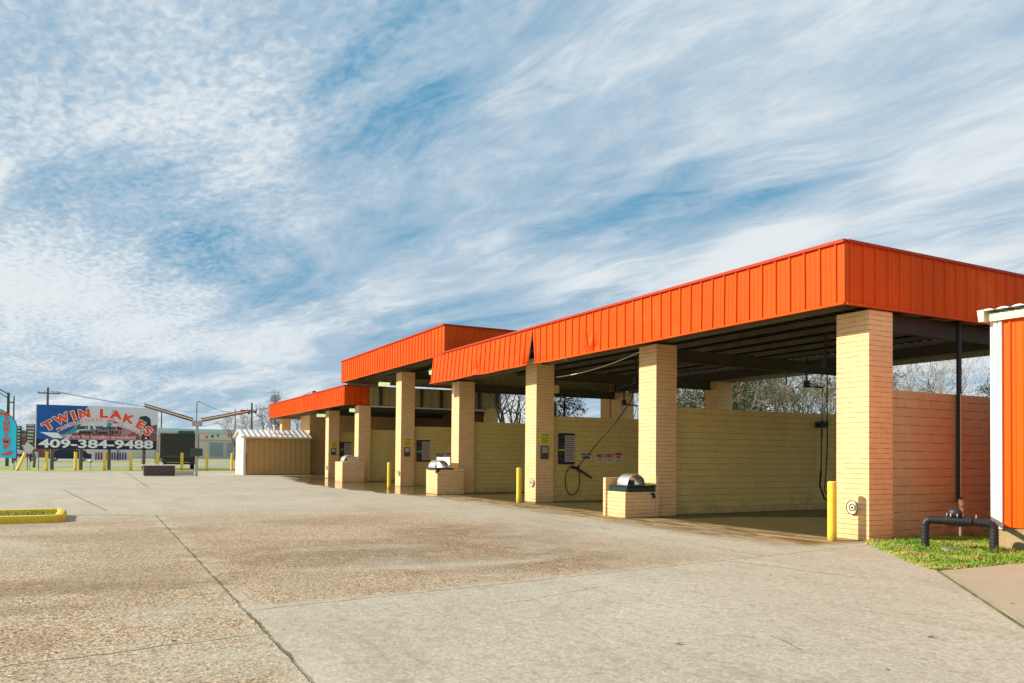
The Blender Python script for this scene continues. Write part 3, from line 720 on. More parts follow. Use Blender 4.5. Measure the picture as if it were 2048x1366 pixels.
for i in range(15):
    a = -.2-math.pi*1.22*i/14; lp.append((-22.84, 14.58+.30*math.cos(a), .72+.50*math.sin(a)*(1 if math.sin(a) < 0 else .95)))
lp += [(-22.85, 14.45, 1.18), (-22.86, 14.6, 1.22)]
MB().tube(lp, .018, 8).build('hose', 'rubber', h, smooth=True)
MB().tube([(-22.83, 14.8, 1.2), (-22.0, 14.98, 1.95), (-21.1, 15.2, 2.75), (-20.5, 15.3, 3.35), (-20.3, 15.35, 3.9)], .016, 8).build('feed_hose', 'rubber', h, smooth=True)
boom(-20.3, 15.35, 3.9, 'ceiling hose boom of the second bay holding the slanting hose', -3.0, .9, .1)
boom(-26.6, 19.5, 3.7, 'ceiling hose boom at the rear of the third bay', -.1, 1.1, 1.5)

# signs ---------------------------------------------------------------------
Ry, Uz = Vector((0, 1, 0)), Vector((0, 0, 1))
def menu(x, y0, y1, z0, z1, label):
    s = thing('menu_board', (x, y0, z0), label, 'sign', 'wash menu boards')
    MB().box(x+.002, x+.022, y0, y1, z0, z1).build('panel', 'sign_grey', s)
    mb = MB(); H = z1-z0; W = y1-y0; a = x+.026
    def r(u0_, u1_, v0, v1, m_): mb.quad((a, y0+W*u0_, z1-H*v1), (a, y0+W*u1_, z1-H*v1), (a, y0+W*u1_, z1-H*v0), (a, y0+W*u0_, z1-H*v0), m=m_)
    r(0, 1, 0, .075, 0); r(0, 1, .92, 1, 0); r(0, .4, .076, .918, 0)
    a += .003
    for i, mm in enumerate((1, 2, 1, 3, 4, 5, 0, 1)): r(.03, .38, .11+i*.1, .11+i*.1+.055, mm)
    mb.build('colour_blocks', ['navy', 'sign_wine', 'ink', 'pblue', 'sign_lime', 'sign_green'], s)
    mb = MB(); a = x+.027
    for i in range(12):
        v = .13+i*.064; mb.quad((a, y0+W*.45, z1-H*(v+.018)), (a, y0+W*(.80+.15*random.random()), z1-H*(v+.018)), (a, y0+W*.95, z1-H*v), (a, y0+W*.45, z1-H*v))
    mb.build('small_print', 'sign_wine', s)
menu(-22.98, 14.06, 14.74, 1.27, 2.35, 'colourful wash menu board on the second bay wall above the looped hose')
menu(-36.14, 13.96, 14.68, 1.20, 2.27, 'colourful wash menu board on the wall behind the chrome topped vacuum of the middle block')
menu(-49.40, 13.84, 14.60, 1.38, 2.30, 'colourful wash menu board in the farthest block behind the arched vacuum')
def no_sign(x, y0, y1, z0, z1, kind, label):
    s = thing('notice_sign', (x, y0, z0), label, 'sign', 'warning signs in the bays')
    MB().box(x+.002, x+.012, y0, y1, z0, z1).build('panel', 'sign_white', s)
    yc = (y0+y1)/2; H = z1-z0; W = y1-y0; mb = MB()
    if kind == 'no':
        add_text(mb, 'NO', .19, (x+.016, yc, z1-H*.34), Ry, Uz, .012, 0)
        for i, wd in enumerate((.6, .45)): mb.box(x+.013, x+.016, yc-W*wd/2, yc+W*wd/2, z0+H*(.28-i*.13), z0+H*(.33-i*.13))
    elif kind == 'red':
        mb.box(x+.013, x+.016, y0+.02, y1-.02, z1-H*.26, z1-.015)
        add_text(mb, 'NO', .13, (x+.017, yc, z1-H*.45), Ry, Uz, .008, 0)
        for i in range(2): mb.box(x+.013, x+.016, y0+.06, y1-.06, z0+H*(.22-i*.12), z0+H*(.26-i*.12))
    mb.build('lettering', 'sign_red', s)
def think(x, y0, y1, z0, z1, label):
    s = thing('notice_sign', (x, y0, z0), label, 'sign', 'warning signs in the bays')
    MB().box(x+.002, x+.012, y0, y1, z0, z1).build('panel', 'sign_white', s)
    yc = (y0+y1)/2; H = z1-z0; mb = MB()
    add_text(mb, "DON'T YOU", .085, (x+.016, yc, z1-H*.25), Ry, Uz, .006, 0)
    add_text(mb, "WHEELS", .10, (x+.016, yc, z1-H*.68), Ry, Uz, .008, 0)
    mb.build('lettering', 'ink', s)
think(-22.98, 14.97, 15.46, 1.43, 1.68, 'black lettered white sign between menu board and red NO signs in second bay')
no_sign(-22.98, 15.62, 15.99, 1.34, 1.69, 'no', 'red lettered NO sign nearest the menu board in the second bay')
no_sign(-22.98, 16.05, 16.38, 1.34, 1.70, 'no', 'middle of the three red lettered NO signs in the second bay')
no_sign(-22.98, 16.44, 16.80, 1.34, 1.70, 'red', 'red headed NO sign, rightmost of the three in the second bay')
think(-36.14, 14.97, 15.46, 1.40, 1.65, 'black lettered white sign behind the chrome topped vacuum of the middle block')
no_sign(-36.14, 15.55, 15.95, 1.25, 1.75, 'no', 'red lettered NO sign half hidden by the pillar between near and middle blocks')
def col_signs(x, lab, y0=13.22, z=1.95):
    s = thing('yellow_notice', (x, y0, z), 'yellow lettered notice plate on ' + lab, 'sign', 'yellow notices on the pillars')
    MB().box(x+.002, x+.012, y0, y0+.36, z, z+.36).build('plate', 'notice', s)
    mb = MB(); add_text(mb, 'NOTICE', .075, (x+.015, y0+.18, z+.31), Ry, Uz, .003, 0)
    for i in range(5): mb.box(x+.012, x+.015, y0+.03, y0+.33-.04*(i % 2), z+.04+i*.045, z+.055+i*.045)
    mb.build('lettering', 'ink', s)
    k = thing('coin_box', (x, y0, 1.45), 'dark grey coin box on ' + lab, 'coin box', 'coin boxes on the pillars')
    MB().box(x+.002, x+.05, y0, y0+.30, 1.45, 1.90).build('housing', 'dark_grey', k, bevel=.008)
    MB().box(x+.052, x+.056, y0+.04, y0+.26, 1.66, 1.86).build('dial_plate', 'dull_steel', k)
    MB().tube([(x+.056, y0+.15, 1.58), (x+.085, y0+.15, 1.58)], .03, 10).build('knob', 'black_iron', k)
col_signs(-22.73, 'the second pillar of the near block beside the menu board')
col_signs(-35.86, 'the middle pillar of the tall block')
col_signs(-49.12, 'the farthest lit pillar near the shed', z=1.93)
# round wall plates on the pillar fronts
def plate(x, z, label, r=.135):
    s = thing('hose_port', (x, 13.05, z), label, 'hose port', 'round ports on the pillar fronts')
    MB().tube([(x, 13.048, z), (x, 13.0, z)], r, 20).build('flange', 'cream', s, bevel=.006)
    mb = MB()
    for k in range(20):
        a0, a1 = 2*math.pi*k/20, 2*math.pi*(k+1)/20
        for ra, rb in ((r*.92, r*1.04), (r*.42, r*.56)):
            mb.quad(*[(x+rr*math.cos(a), 12.994, z+rr*math.sin(a)) for rr, a in ((ra, a0), (rb, a0), (rb, a1), (ra, a1))])
    mb.build('ring', 'black_iron', s)
    MB().tube([(x, 12.999, z), (x, 12.985, z)], .022, 10).build('bolt', 'black_iron', s)
plate(-10.29, .63, 'round cream port with black rings on the nearest pillar, beside the bollard shadow')
plate(-22.93, .66, 'round port low on the front of the second pillar of the near block')
plate(-36.05, .66, 'round port low on the front of the middle pillar of the tall block')
plate(-49.35, .66, 'round port low on the front of the farthest pillar')

# bollards --------------------------------------------------------------------
def bollard(x, y, h, r, label, grp, tilt=None):
    b = thing('bollard', (x, y, 0), label, 'bollard', grp)
    MB().tube([(x, y, 0), (x, y, h-.03), (x, y, h-.008), (x, y, h)], [r, r, r*.93, r*.7], 16).build('post', 'yellow', b, smooth=False)
    MB().tube([(x, y, h-.035), (x, y, h-.03)], r*1.02, 16).build('collar_line', 'cream', b)
    if tilt: b.rotation_euler = tilt
    return b
bollard(-10.36, 12.52, 1.14, .085, 'yellow bollard in front of the nearest brick pillar', 'bollards along the wash bays')
MB_ = bollard(-22.74, 12.42, 1.16, .085, 'yellow bollard in front of the second pillar of the near block', 'bollards along the wash bays')
bollard(-34.2, 11.9, 1.18, .085, 'yellow bollard standing in the puddle before the middle block', 'bollards along the wash bays')
far_lab = ['leaning yellow bollard at the lot edge beside the teal flag', 'yellow bollard below the left end of the billboard by its first post', 'yellow bollard left of the second billboard post', 'yellow bollard left of the third billboard post',
           'yellow bollard between the third and fourth billboard posts', 'yellow bollard at the right end of the billboard', 'yellow bollard in front of the black box trailer', 'yellow bollard just right of the black box trailer', 'yellow bollard at the lot edge beside the white end of the shed']
for i, (yy) in enumerate((-5.25, -3.3, -1.33, .72, 2.62, 4.6, 6.47, 8.45, 10.48)):
    bollard(-70.95, yy, 1.48, .115, far_lab[i], 'yellow bollards along the lot edge', (R(-21), 0, 0) if i == 0 else None)

# vacuum stations --------------------------------------------------------------
def dome(mb, x0, x1, yc, z, r, n=14):
    for k in range(n):
        a0, a1 = math.pi*k/n, math.pi*(k+1)/n
        for rr, fl in ((r, 0), (r-.012, 1)):
            q = [(x0, yc-rr*math.cos(a0), z+rr*math.sin(a0)), (x1, yc-rr*math.cos(a0), z+rr*math.sin(a0)), (x1, yc-rr*math.cos(a1), z+rr*math.sin(a1)), (x0, yc-rr*math.cos(a1), z+rr*math.sin(a1))]
            mb.quad(*(q[::-1] if fl else q))
        for xx in (x0, x1):
            mb.quad(*[(xx, yc-rr*math.cos(a), z+rr*math.sin(a)) for rr, a in ((r, a0), (r-.012, a0), (r-.012, a1), (r, a1))])
v = thing('vacuum_station', (-16.65, 12.45, 0), 'peeling brick vacuum pedestal with open top and steel hood before the nearest bays', 'vacuum', 'vacuum stations')
MB().box(-17.02, -16.22, 11.95, 12.93, 0, .66).build('pedestal', 'peach', v, bevel=.015)
MB().box(-17.14, -17.022, 11.90, 12.93, 0, 1.01).build('side_wall', 'peach', v, bevel=.01)
MB().box(-17.14, -16.22, 12.932, 13.046, 0, 1.02).build('back_wall', 'peach', v, bevel=.01)
MB().box(-16.98, -16.24, 12.0, 12.92, .662, .80).build('tray', 'tray', v, bevel=.02)
MB().box(-16.93, -16.18, 11.98, 12.915, .80, .83).build('tray_lid', 'black_iron', v)
mb = MB(); dome(mb, -16.88, -16.42, 12.45, .832, .285); mb.build('hood', 'stainless', v, smooth=True)
MB().tube([(-16.65, 12.45, .832), (-16.65, 12.45, .95)], .09, 12).build('motor', 'dark_grey', v)
MB().tube([(-16.30, 12.80, .62), (-16.18, 12.82, .60), (-16.18, 12.84, .5)], .045, 10).build('spout', 'tray', v)
v = thing('vacuum_station', (-29.0, 12.4, 0), 'peach brick vacuum pedestal with bright chrome hood and white back plate', 'vacuum', 'vacuum stations')
MB().box(-29.62, -28.45, 11.88, 13.04, 0, .97).build('pedestal', 'peach', v, bevel=.015)
MB().box(-30.3, -28.95, 12.62, 12.66, 1.0, 1.46).build('back_plate', 'white_metal', v)
mb = MB(); dome(mb, -29.45, -28.75, 12.2, 1.04, .30); mb.build('hood', 'stainless', v, smooth=True)
MB().box(-29.5, -28.45, 11.82, 12.58, .972, 1.035).build('tray', 'black_iron', v)
MB().tube([(-28.46, 11.95, .93), (-28.46, 11.85, .93), (-28.46, 11.83, .84)], .05, 10).build('spout', 'black_iron', v)
v = thing('vacuum_station', (-42.2, 12.4, 0), 'farthest brick vacuum pedestal with arched hood standing by the puddle', 'vacuum', 'vacuum stations')
MB().box(-42.95, -41.52, 11.80, 13.04, 0, 1.11).build('pedestal', 'peach', v, bevel=.015)
mb = MB(); dome(mb, -42.6, -41.9, 12.35, 1.115, .36); mb.build('hood', 'stainless', v, smooth=True)
MB().box(-42.3, -42.2, 12.3, 12.9, 1.112, 1.40).build('motor', 'white_metal', v)

# gas / water riser by the end wall --------------------------------------------
g_ = thing('backflow_pipes', (-8.3, 13.2, 0), 'black taped pipe loop with valve rising from the grass by the salmon wall', 'pipework')
a, b_ = Vector((-8.73, 12.93, 0)), Vector((-7.83, 13.44, 0)); d = (b_-a).normalized(); zz = .52
def taped(pts, r):
    P = []; pts = [Vector(p) for p in pts]
    for i in range(len(pts)-1):
        n = max(2, int((pts[i+1]-pts[i]).length/.016))
        for j in range(n): P.append(pts[i].lerp(pts[i+1], j/n))
    P.append(pts[-1]); rr = [r*(1+.10*(k % 2)+.03*math.sin(k*1.7)) for k in range(len(P))]
    return P, rr
def elbow(p, din, dout, r, n=5):
    p = Vector(p); return [p - din*r*(1-math.sin(k/n*math.pi/2)) + dout*r*(1-math.cos(k/n*math.pi/2)) for k in range(n+1)]
up_ = Vector((0, 0, 1))
mid = (a+b_)/2+up_*zz
P, rr = taped([a] + elbow(a+up_*zz, up_, d, .09) + [mid-d*.16], .058); MB().tube(P, [q*1.12 for q in rr], 12).build('leg', 'rubber', g_, smooth=True)
P, rr = taped([b_] + elbow(b_+up_*(zz-.02), up_, -d, .09) + [mid+d*.16], .058); MB().tube(P, [q*1.12 for q in rr], 12).build('leg', 'rubber', g_, smooth=True)
P, rr = taped([mid-d*.20, mid-d*.1, mid, mid+d*.12, mid+d*.2], .082); MB().tube(P, rr, 12).build('valve_body', 'rubber', g_, smooth=True)
mb = MB().ball(mid+Vector((-.06, 0, .135)), .135, 12, (1, 1, .75)); mb.build('regulator', 'black_iron', g_, smooth=True)
mb = MB()
for k in range(8):
    th = k*math.pi/4; q = mid+Vector((-.06+.13*math.cos(th), .13*math.sin(th), .08)); mb.tube([q, q+up_*.05], .014, 6)
mb.tube([mid+up_*-.10+d*.02, mid+up_*-.25+d*.02], .02, 8); mb.tube([mid+d*.26, mid+d*.26+up_*.12], .012, 6); mb.build('bolts', 'dull_steel', g_)
wall_pt = Vector((-9.975, 15.9, .74))
MB().tube([mid+d*.05+up_*.05, mid+d*.05+up_*.24], .045, 10).tube(elbow(mid+d*.05+up_*.30, up_, (wall_pt-(mid+up_*.30)).normalized(), .06)+[wall_pt], .046, 10).build('link_pipe', 'rust', g_, smooth=True)
MB().tube([wall_pt-up_*.05, wall_pt, (-9.975, 15.9, 4.55)], .05, 10).build('riser', 'black_iron', g_, smooth=True)
tag(MB().tube([(-9.90, 15.84, .8), (-9.90, 15.84, 2.95)], .011, 6).build('conduit', 'cream'), 'thin cream conduit strapped along the black riser pipe', 'conduit')
tag(MB().tube([(-8.32, 12.98, .03), (-8.32, 12.98, .062)], .15, 18).build('manhole_cover', 'dull_steel'), 'grey round cover set in the grass below the pipe loop', 'manhole cover')

# orange metal building at the right edge ----------------------------------------
ob = thing('metal_building', (-3, 18, 0), 'bright orange ribbed metal building with white corner trim at the right edge', 'building')
yo = 14.2; xo = -8.28
MB().box(xo+.02, 6, yo+.03, 24, 0, .40).build('foundation', 'founda', ob, bevel=.02)
mb = MB(); ribbed(mb, (xo+.17, yo), (6, yo), .40, 4.06, nrm=(0, -1, 0), pitch=.30, h=.028, rows=1); mb.build('front_wall', ['orange_new', 'panel_back'], ob)
mb = MB(); ribbed(mb, (xo, yo+.05), (xo, 24), .40, 4.06, nrm=(-1, 0, 0), pitch=.30, h=.02, rows=1); mb.build('side_wall', ['orange_new', 'panel_back'], ob)
mb = MB(); mb.box(xo-.03, xo+.09, yo-.035, yo+.10, .38, 4.10); mb.box(xo+.11, xo+.17, yo-.04, yo-.005, .36, 4.08); mb.box(xo+.09, xo+.11, yo-.012, yo, .38, 4.08)
mb.build('corner_trim', 'white_metal', ob)
MB().box(xo-.06, 6, yo-.10, yo-.045, 4.06, 4.20).build('eave_trim', 'cream', ob)
mb = MB(); mb.prism([(xo-.14, yo-.20, 4.06), (xo-.05, yo-.20, 4.06), (xo-.05, yo-.20, 4.27), (xo-.17, yo-.20, 4.27)], (0, 10, 0)); mb.build('gutter', 'cream', ob)
mb = MB()
x = xo-.10
while x < 6: mb.prism([(x, yo-.2, 4.245), (x+.08, yo-.2, 4.275), (x+.16, yo-.2, 4.275), (x+.24, yo-.2, 4.245)], (0, 10, .5)); x += .26
mb.build('roof_sheet', 'dull_steel', ob)

# ------------------------------------------------------------------ metal shed
s = thing('metal_shed', (-58.2, 11.3, 0), 'tan ribbed metal shed with white gable end and white roof', 'shed')
x0, x1, y0, y1 = -59.9, -56.5, 9.1, 13.7
mb = MB(); ribbed(mb, (x1, y0+.12), (x1, y1), .03, 2.62, nrm=(1, 0, 0), pitch=.36, h=.06, rows=1); mb.build('side_wall', ['tan_panel', 'tan_panel'], s)
mb = MB(); mb.prism([(x0, y0, 0), (x1, y0, 0), (x1, y0, 2.62), ((x0+x1)/2, y0, 3.12), (x0, y0, 2.62)], (0, .03, 0)); mb.build('end_wall', 'white_metal', s)
MB().box(x1-.02, x1+.05, y0-.03, y0+.13, 0, 2.62).build('corner_trim', 'white_metal', s)
MB().box(x0, x0+.03, y0+.05, y1, 0, 2.62).build('back_wall', 'tan_panel', s)
MB().box(x0+1.0, x0+2.1, y0-.03, y0-.003, .03, 2.1).build('door', 'cream', s)
xm = (x0+x1)/2; mb = MB()
for sgn, xe in ((1, x1+.2), (-1, x0-.2)):
    mb.prism([(xm, y0-.2, 3.16), (xe, y0-.2, 2.64), (xe, y0-.2, 2.68), (xm, y0-.2, 3.20)], (0, y1-y0+.25, 0))
mb.build('roof', 'white_metal', s)
mb = MB(); yq = y0
while yq < y1: mb.prism([(xm, yq, 3.20), (x1+.2, yq, 2.685), (x1+.2, yq, 2.73), (xm, yq, 3.25)], (0, .05, 0)); yq += .36
mb.build('roof_rib', 'dull_steel', s)
MB().box(x1+.16, x1+.24, y0-.22, y1+.08, 2.56, 2.68).build('eave_trim', 'cream', s)
for i, yq in enumerate((10.95, 11.35)):
    mb = MB().tube([(-57.4, yq, 2.8), (-57.4, yq, 3.45)], .07, 8)
    if i == 0: mb.tube([(-57.4, yq, 3.45), (-57.4, yq-.16, 3.58), (-57.4, yq-.26, 3.40)], .07, 8)
    else: mb.tube([(-57.4, yq, 3.45), (-57.4, yq, 3.54)], .15, 8)
    mb.build('vent_pipe', 'white_metal', s, smooth=True)
tag(MB().tube([(-56.3, 9.25, .3), (-56.3, 9.25, 1.5)], .035, 6).build('drain_pipe', 'rust'), 'rusty upright pipe against the white corner of the shed', 'pipe')

# ------------------------------------------------------------------ lamp post with V arms
v = thing('twin_arm_lamp_post', (-54.65, 5.86, 0), 'pale pole with two long raised lamp arms in a wide V', 'lamp post')
X = -54.65
MB().box(X-.07, X+.07, 5.79, 5.95, 0, 3.55).build('pole', 'dull_steel', v)
MB().tube([(X, 5.83, 3.5), (X, 5.83, 4.78), (X, 5.90, 4.86), (X, 6.02, 4.86)], .03, 6).build('mast', 'dark_grey', v)
for sg, ye, ze in ((-1, 2.72, 4.47), (1, 9.05, 4.30)):
    ya = 5.86+sg*.22; mb = MB()
    mb.tube([(X, ya, 3.56), (X, ye, ze-.03)], .05, 6); mb.tube([(X, ya, 3.74), (X, ye, ze+.12)], .035, 6); mb.build('arm', 'rust', v)
    MB().tube([(X+.05, ya, 3.65), (X+.05, ye, ze+.045)], .045, 6).build('tube_lamp', 'cream', v)
    MB().box(X-.10, X+.08, 5.86+sg*.06, 5.86+sg*.32, 3.25, 3.62).build('ballast_box', 'dull_steel', v)
    if sg > 0: MB().box(X-.06, X+.06, ye-.5, ye+.05, ze-.05, ze+.12).build('end_cap', 'sign_red', v)
MB().box(X+.075, X+.13, 5.48, 6.22, 1.30, 1.80).build('control_box', 'dark_grey', v)
b = thing('steel_bin', (-55.2, 3.7, 0), 'low dark open steel bin on the lot below the billboard end', 'bin')
mb = MB(); mb.box(-55.9, -55.0, 2.78, 4.62, .03, .66); mb.build('body', 'dark_grey', b, bevel=.03)
MB().box(-55.95, -54.95, 2.70, 4.68, .66, .72).build('rim', 'cream', b)
for yq in (2.95, 4.5): MB().box(-54.99, -54.96, yq-.05, yq+.05, .02, .64).build('rib', 'rust', b)
tag(MB().box(-57.4, -57.0, 4.72, 5.98, 0, .30).build('kerb_block', 'kerbconc', bevel=.03), 'pale concrete block on the lot behind the dark steel bin', 'concrete block')

# ------------------------------------------------------------------ billboard
bb = thing('billboard', (-72.9, .25, 0), 'wide roadside billboard in blue, white and red with a large phone number', 'billboard')
XB, YL, YR, ZL, ZT = -72.9, -4.15, 4.64, 1.70, 5.25
MB().box(XB-.12, XB, YL, YR, ZL, ZT).build('panel', 'psky', bb)
for yq in (-3.04, -1.0, 1.05, 3.66): MB().tube([(XB-.26, yq, 0), (XB-.26, yq, 4.6)], .15, 10).build('post', 'wood_pole', bb)
mb = MB(); mb.box(XB-.03, XB+.03, YL-.07, YL-.003, ZL, ZT); mb.box(XB-.03, XB+.03, YR+.003, YR+.06, ZL, ZT); mb.build('edge_trim', 'white_metal', bb)
def C2(px, py, k=.01):     # poster layout units -> board
    return (XB+k, YL+(px-100)/1755*(YR-YL), ZT-(py-62-8*(px-100)/1755)/657*(ZT-ZL))
def poly(mb, pts, m_, k): mb.quad(*[C2(x, y, k) for x, y in pts], m=m_)
mb = MB()
poly(mb, [(100, 62), (820, 66), (700, 300), (560, 470), (480, 575), (100, 575)][::-1], 0, .010)
poly(mb, [(100, 575), (1855, 583), (1855, 728), (100, 720)][::-1], 1, .012)
poly(mb, [(620, 120), (850, 120), (760, 230), (640, 300), (560, 300)][::-1], 7, .014)
poly(mb, [(150, 470), (400, 478), (470, 560), (330, 556)][::-1], 2, .016)
poly(mb, [(490, 490), (600, 420), (700, 330), (740, 300), (700, 400), (640, 470), (560, 505), (500, 505)][::-1], 3, .018)
poly(mb, [(1095, 400), (1100, 330), (1180, 120), (1235, 110), (1180, 330), (1130, 400)][::-1], 3, .014)
poly(mb, [(1560, 250), (1600, 205), (1690, 195), (1750, 240), (1765, 360), (1740, 560), (1620, 570), (1600, 400)][::-1], 4, .014)
poly(mb, [(600, 480), (900, 440), (1180, 370), (1330, 380), (1600, 470), (1600, 573), (560, 573)][::-1], 5, .012)
poly(mb, [(1760, 350), (1855, 330), (1855, 580), (1600, 580), (1620, 500), (1760, 430)][::-1], 5, .013)
poly(mb, [(1180, 370), (1330, 380), (1500, 440), (1420, 500), (1200, 500)][::-1], 6, .015)
poly(mb, [(700, 440), (1180, 400), (1180, 480), (700, 490)][::-1], 8, .0135)
poly(mb, [(1760, 440), (1855, 440), (1855, 462), (1760, 462)][::-1], 3, .02)
poly(mb, [(1670, 530), (1700, 530), (1700, 560), (1680, 555)][::-1], 2, .02)
mb.build('picture', ['pblue', 'navy', 'pwhite', 'pteal', 'pgreen', 'pmaroon', 'ppink', 'pgreen', 'pgrey'], bb)
sc_m = (YR-YL)/1755     # metres per layout unit
wh, rt_ = MB(), MB(); rdw = [MB(), MB()]; rsw = [MB(), MB(), MB()]
for ch, x, y, ang, sx_ in (('T', 268, 378, 31, 1.25), ('W', 452, 272, 26, 1.0), ('I', 617, 218, 20, 1.3), ('N', 770, 190, 9, 1.2),
                           ('L', 1045, 180, 0, 1.35), ('A', 1228, 195, -4, 1.25), ('K', 1410, 252, -14, 1.25), ('E', 1592, 340, -28, 1.25), ('S', 1708, 436, -36, 1.3)):
    add_text(wh, ch, 186*sc_m, C2(x, y, .024), Ry, Uz, .085, 0, R(ang), sx_)
    add_text(rdw[x > 900], ch, 186*sc_m, C2(x, y, .030), Ry, Uz, .048, 0, R(ang), sx_)
s_ = 'MANUFACTURED HOMES, LLC'
for i, ch in enumerate(s_):
    if ch == ' ': continue
    x = 415+(1600-415)*i/(len(s_)-1); q = (x-980)/(570 if x < 980 else 620); y = 275+q*q*(158 if x < 980 else 205)
    sl = 2*q*(158/570 if x < 980 else 205/620)
    add_text(wh, ch, 74*sc_m, C2(x, y, .026), Ry, Uz, .036, 0, -math.atan(sl))
    add_text(rsw[s_[:i].count(' ')], ch, 74*sc_m, C2(x, y, .032), Ry, Uz, .006, 0, -math.atan(sl))
add_text(wh, 'We are the housing specialists!', 76*sc_m, C2(985, 535, .026), Ry, Uz, .022, 0, 0, 1.14)
add_text(rt_, 'We are the housing specialists!', 76*sc_m, C2(985, 535, .032), Ry, Uz, .004, 0, 0, 1.14)
ph = MB(); add_text(ph, '409-384-9488', 184*sc_m, C2(972, 648, .024), Ry, Uz, .028, 0, 0, 1.60)
bk = MB(); add_text(bk, '2601 S. Wheeler St.', 74*sc_m, C2(1000, 396, .03), Ry, Uz, .020, 0, 0, 1.1)
add_text(bk, 'Jasper, Texas 75951', 70*sc_m, C2(1010, 465, .03), Ry, Uz, .016, 0, 0, 1.1)
wh.build('letter_outlines', 'pwhite', bb); ph.build('phone_number', 'pwhite', bb); [q.build('title_word', 'pred', bb) for q in rdw]; [q.build('arched_word', 'pred', bb) for q in rsw]; rt_.build('slogan_line', 'pred', bb); bk.build('black_lettering', 'ink', bb)

# ------------------------------------------------------------------ feather flag
fl = thing('feather_flag', (-70, -6.4, 0), 'teal feather flag with vertical red lettering at the left edge', 'flag')
mb = MB(); XF = -70; n = 14; prevl = None; rowsf = []
for i in range(n+1):
    f = i/n; z = .98+f*3.62
    yr = -5.25-(.0 if f < .62 else ((f-.62)/.38)**2.2*1.0)
    yl = -6.55; rowsf.append([(XF+.05*math.sin(4*f+k*1.3), yl+(yr-yl)*k/4, z) for k in range(5)])
for i in range(n):
    for k in range(4): mb.quad(rowsf[i][k], rowsf[i][k+1], rowsf[i+1][k+1], rowsf[i+1][k])
o = mb.build('cloth', 'flag', fl); sm = o.modifiers.new('solid', 'SOLIDIFY'); sm.thickness = .006
MB().tube([tuple(Vector(r_[4])+Vector((0, .02, 0))) for r_ in rowsf]+[(XF, -6.5, 4.66)], .03, 6).build('edge_sleeve', 'black_iron', fl)
MB().tube([(XF, -6.6, 0), (XF, -6.58, 2.5), (XF, -6.52, 4.62)], .025, 6).build('pole', 'dark_grey', fl)
mb = MB()
for ch, z in zip('SHRIMP', (4.02, 3.56, 3.12, 2.68, 2.24, 1.78)): add_text(mb, ch, .54, (XF+.09, -5.90, z), Ry, Uz, .018, 0, 0, 1.15)
mb.quad((XF+.08, -6.3, 1.15), (XF+.08, -5.6, 1.25), (XF+.08, -5.45, 1.55), (XF+.08, -6.0, 1.36))
mb.quad((XF+.08, -6.4, 4.25), (XF+.08, -5.75, 4.2), (XF+.08, -5.7, 4.32), (XF+.08, -6.4, 4.45))
mb.build('lettering', 'pred', fl)
ts = thing('leaning_sign', (-71.5, -4.6, 0), 'tilted blank white sheet sign on thin dark stakes near the leaning bollard', 'sign')
MB().prism([(-71.5, -4.95, 1.75), (-71.5, -4.5, 1.25), (-71.5, -4.15, 1.75), (-71.5, -4.65, 2.25)], (.03, 0, 0)).build('sheet', 'sign_white', ts)
MB().tube([(-71.53, -4.62, 0), (-71.53, -4.62, 1.7)], .03, 6).build('stake', 'black_iron', ts)
MB().tube([(-71.53, -4.45, 0), (-71.53, -4.45, 1.4)], .015, 6).build('stake', 'black_iron', ts)
for yq, lb in ((-5.6, 'thin dark stake in the verge below the teal flag'), (-3.95, 'thin dark stake between leaning sign and first upright bollard')):
    tag(MB().tube([(-73, yq, 0), (-73, yq, 1.1)], .025, 6).build('stake', 'black_iron'), lb, 'stake')
mp = thing('meter_post', (-72.5, -.25, 0), 'small pale meter on a post between the second and third yellow bollards', 'meter')
MB().tube([(-72.5, -.28, 0), (-72.5, -.28, .62)], .03, 6).build('post', 'dull_steel', mp)
MB().ball((-72.5, -.28, .72), .13, 10).build('meter_head', 'dull_steel', mp, smooth=True)

# ------------------------------------------------------------------ black box trailer
tr = thing('box_trailer', (-77, 6.7, 0), 'black box trailer parked on the verge between billboard and shed', 'trailer')
MB().box(-80.5, -76, 5.15, 8.3, 1.02, 3.14).build('box', 'dark_grey', tr, bevel=.03)
MB().box(-75.998, -75.97, 5.35, 7.9, 1.25, 3.05).build('rear_door', 'black_box', tr)
mb = MB(); mb.box(-76.0, -75.93, 5.12, 5.24, 1.0, 3.2); mb.box(-76.0, -75.93, 8.22, 8.34, 1.0, 3.2); mb.box(-76.0, -75.93, 5.245, 8.215, 3.1, 3.2); mb.build('frame', 'black_iron', tr)
MB().box(-80.3, -76.05, 5.3, 8.2, .62, 1.0).build('chassis', 'black_iron', tr)
MB().box(-76.1, -75.95, 5.4, 8.1, .42, .6).build('bumper', 'black_iron', tr)
for yq in (5.45, 7.75):
    wq = MB().tube([(-77.2, yq, .42), (-77.2, yq+.3, .42)], .42, 16).build('tyre', 'rubber', tr)
    MB().tube([(-77.2, yq-.01, .42), (-77.2, yq+.31, .42)], .2, 12).build('rim', 'dull_steel', wq)
for yq in (5.5, 8.0): MB().box(-75.95, -75.93, yq-.1, yq+.1, .7, .8).build('tail_lamp', 'sign_red', tr)
mb = MB()
for yq in (4.75, 4.95): mb.tube([(-76.5, yq, .5), (-76.5, yq, 3.0), (-76.5, yq+.1, 3.1)], .05, 6)
mb.box(-76.6, -76.4, 4.7, 5.1, 2.9, 3.0); mb.build('side_rails', 'dull_steel', tr)

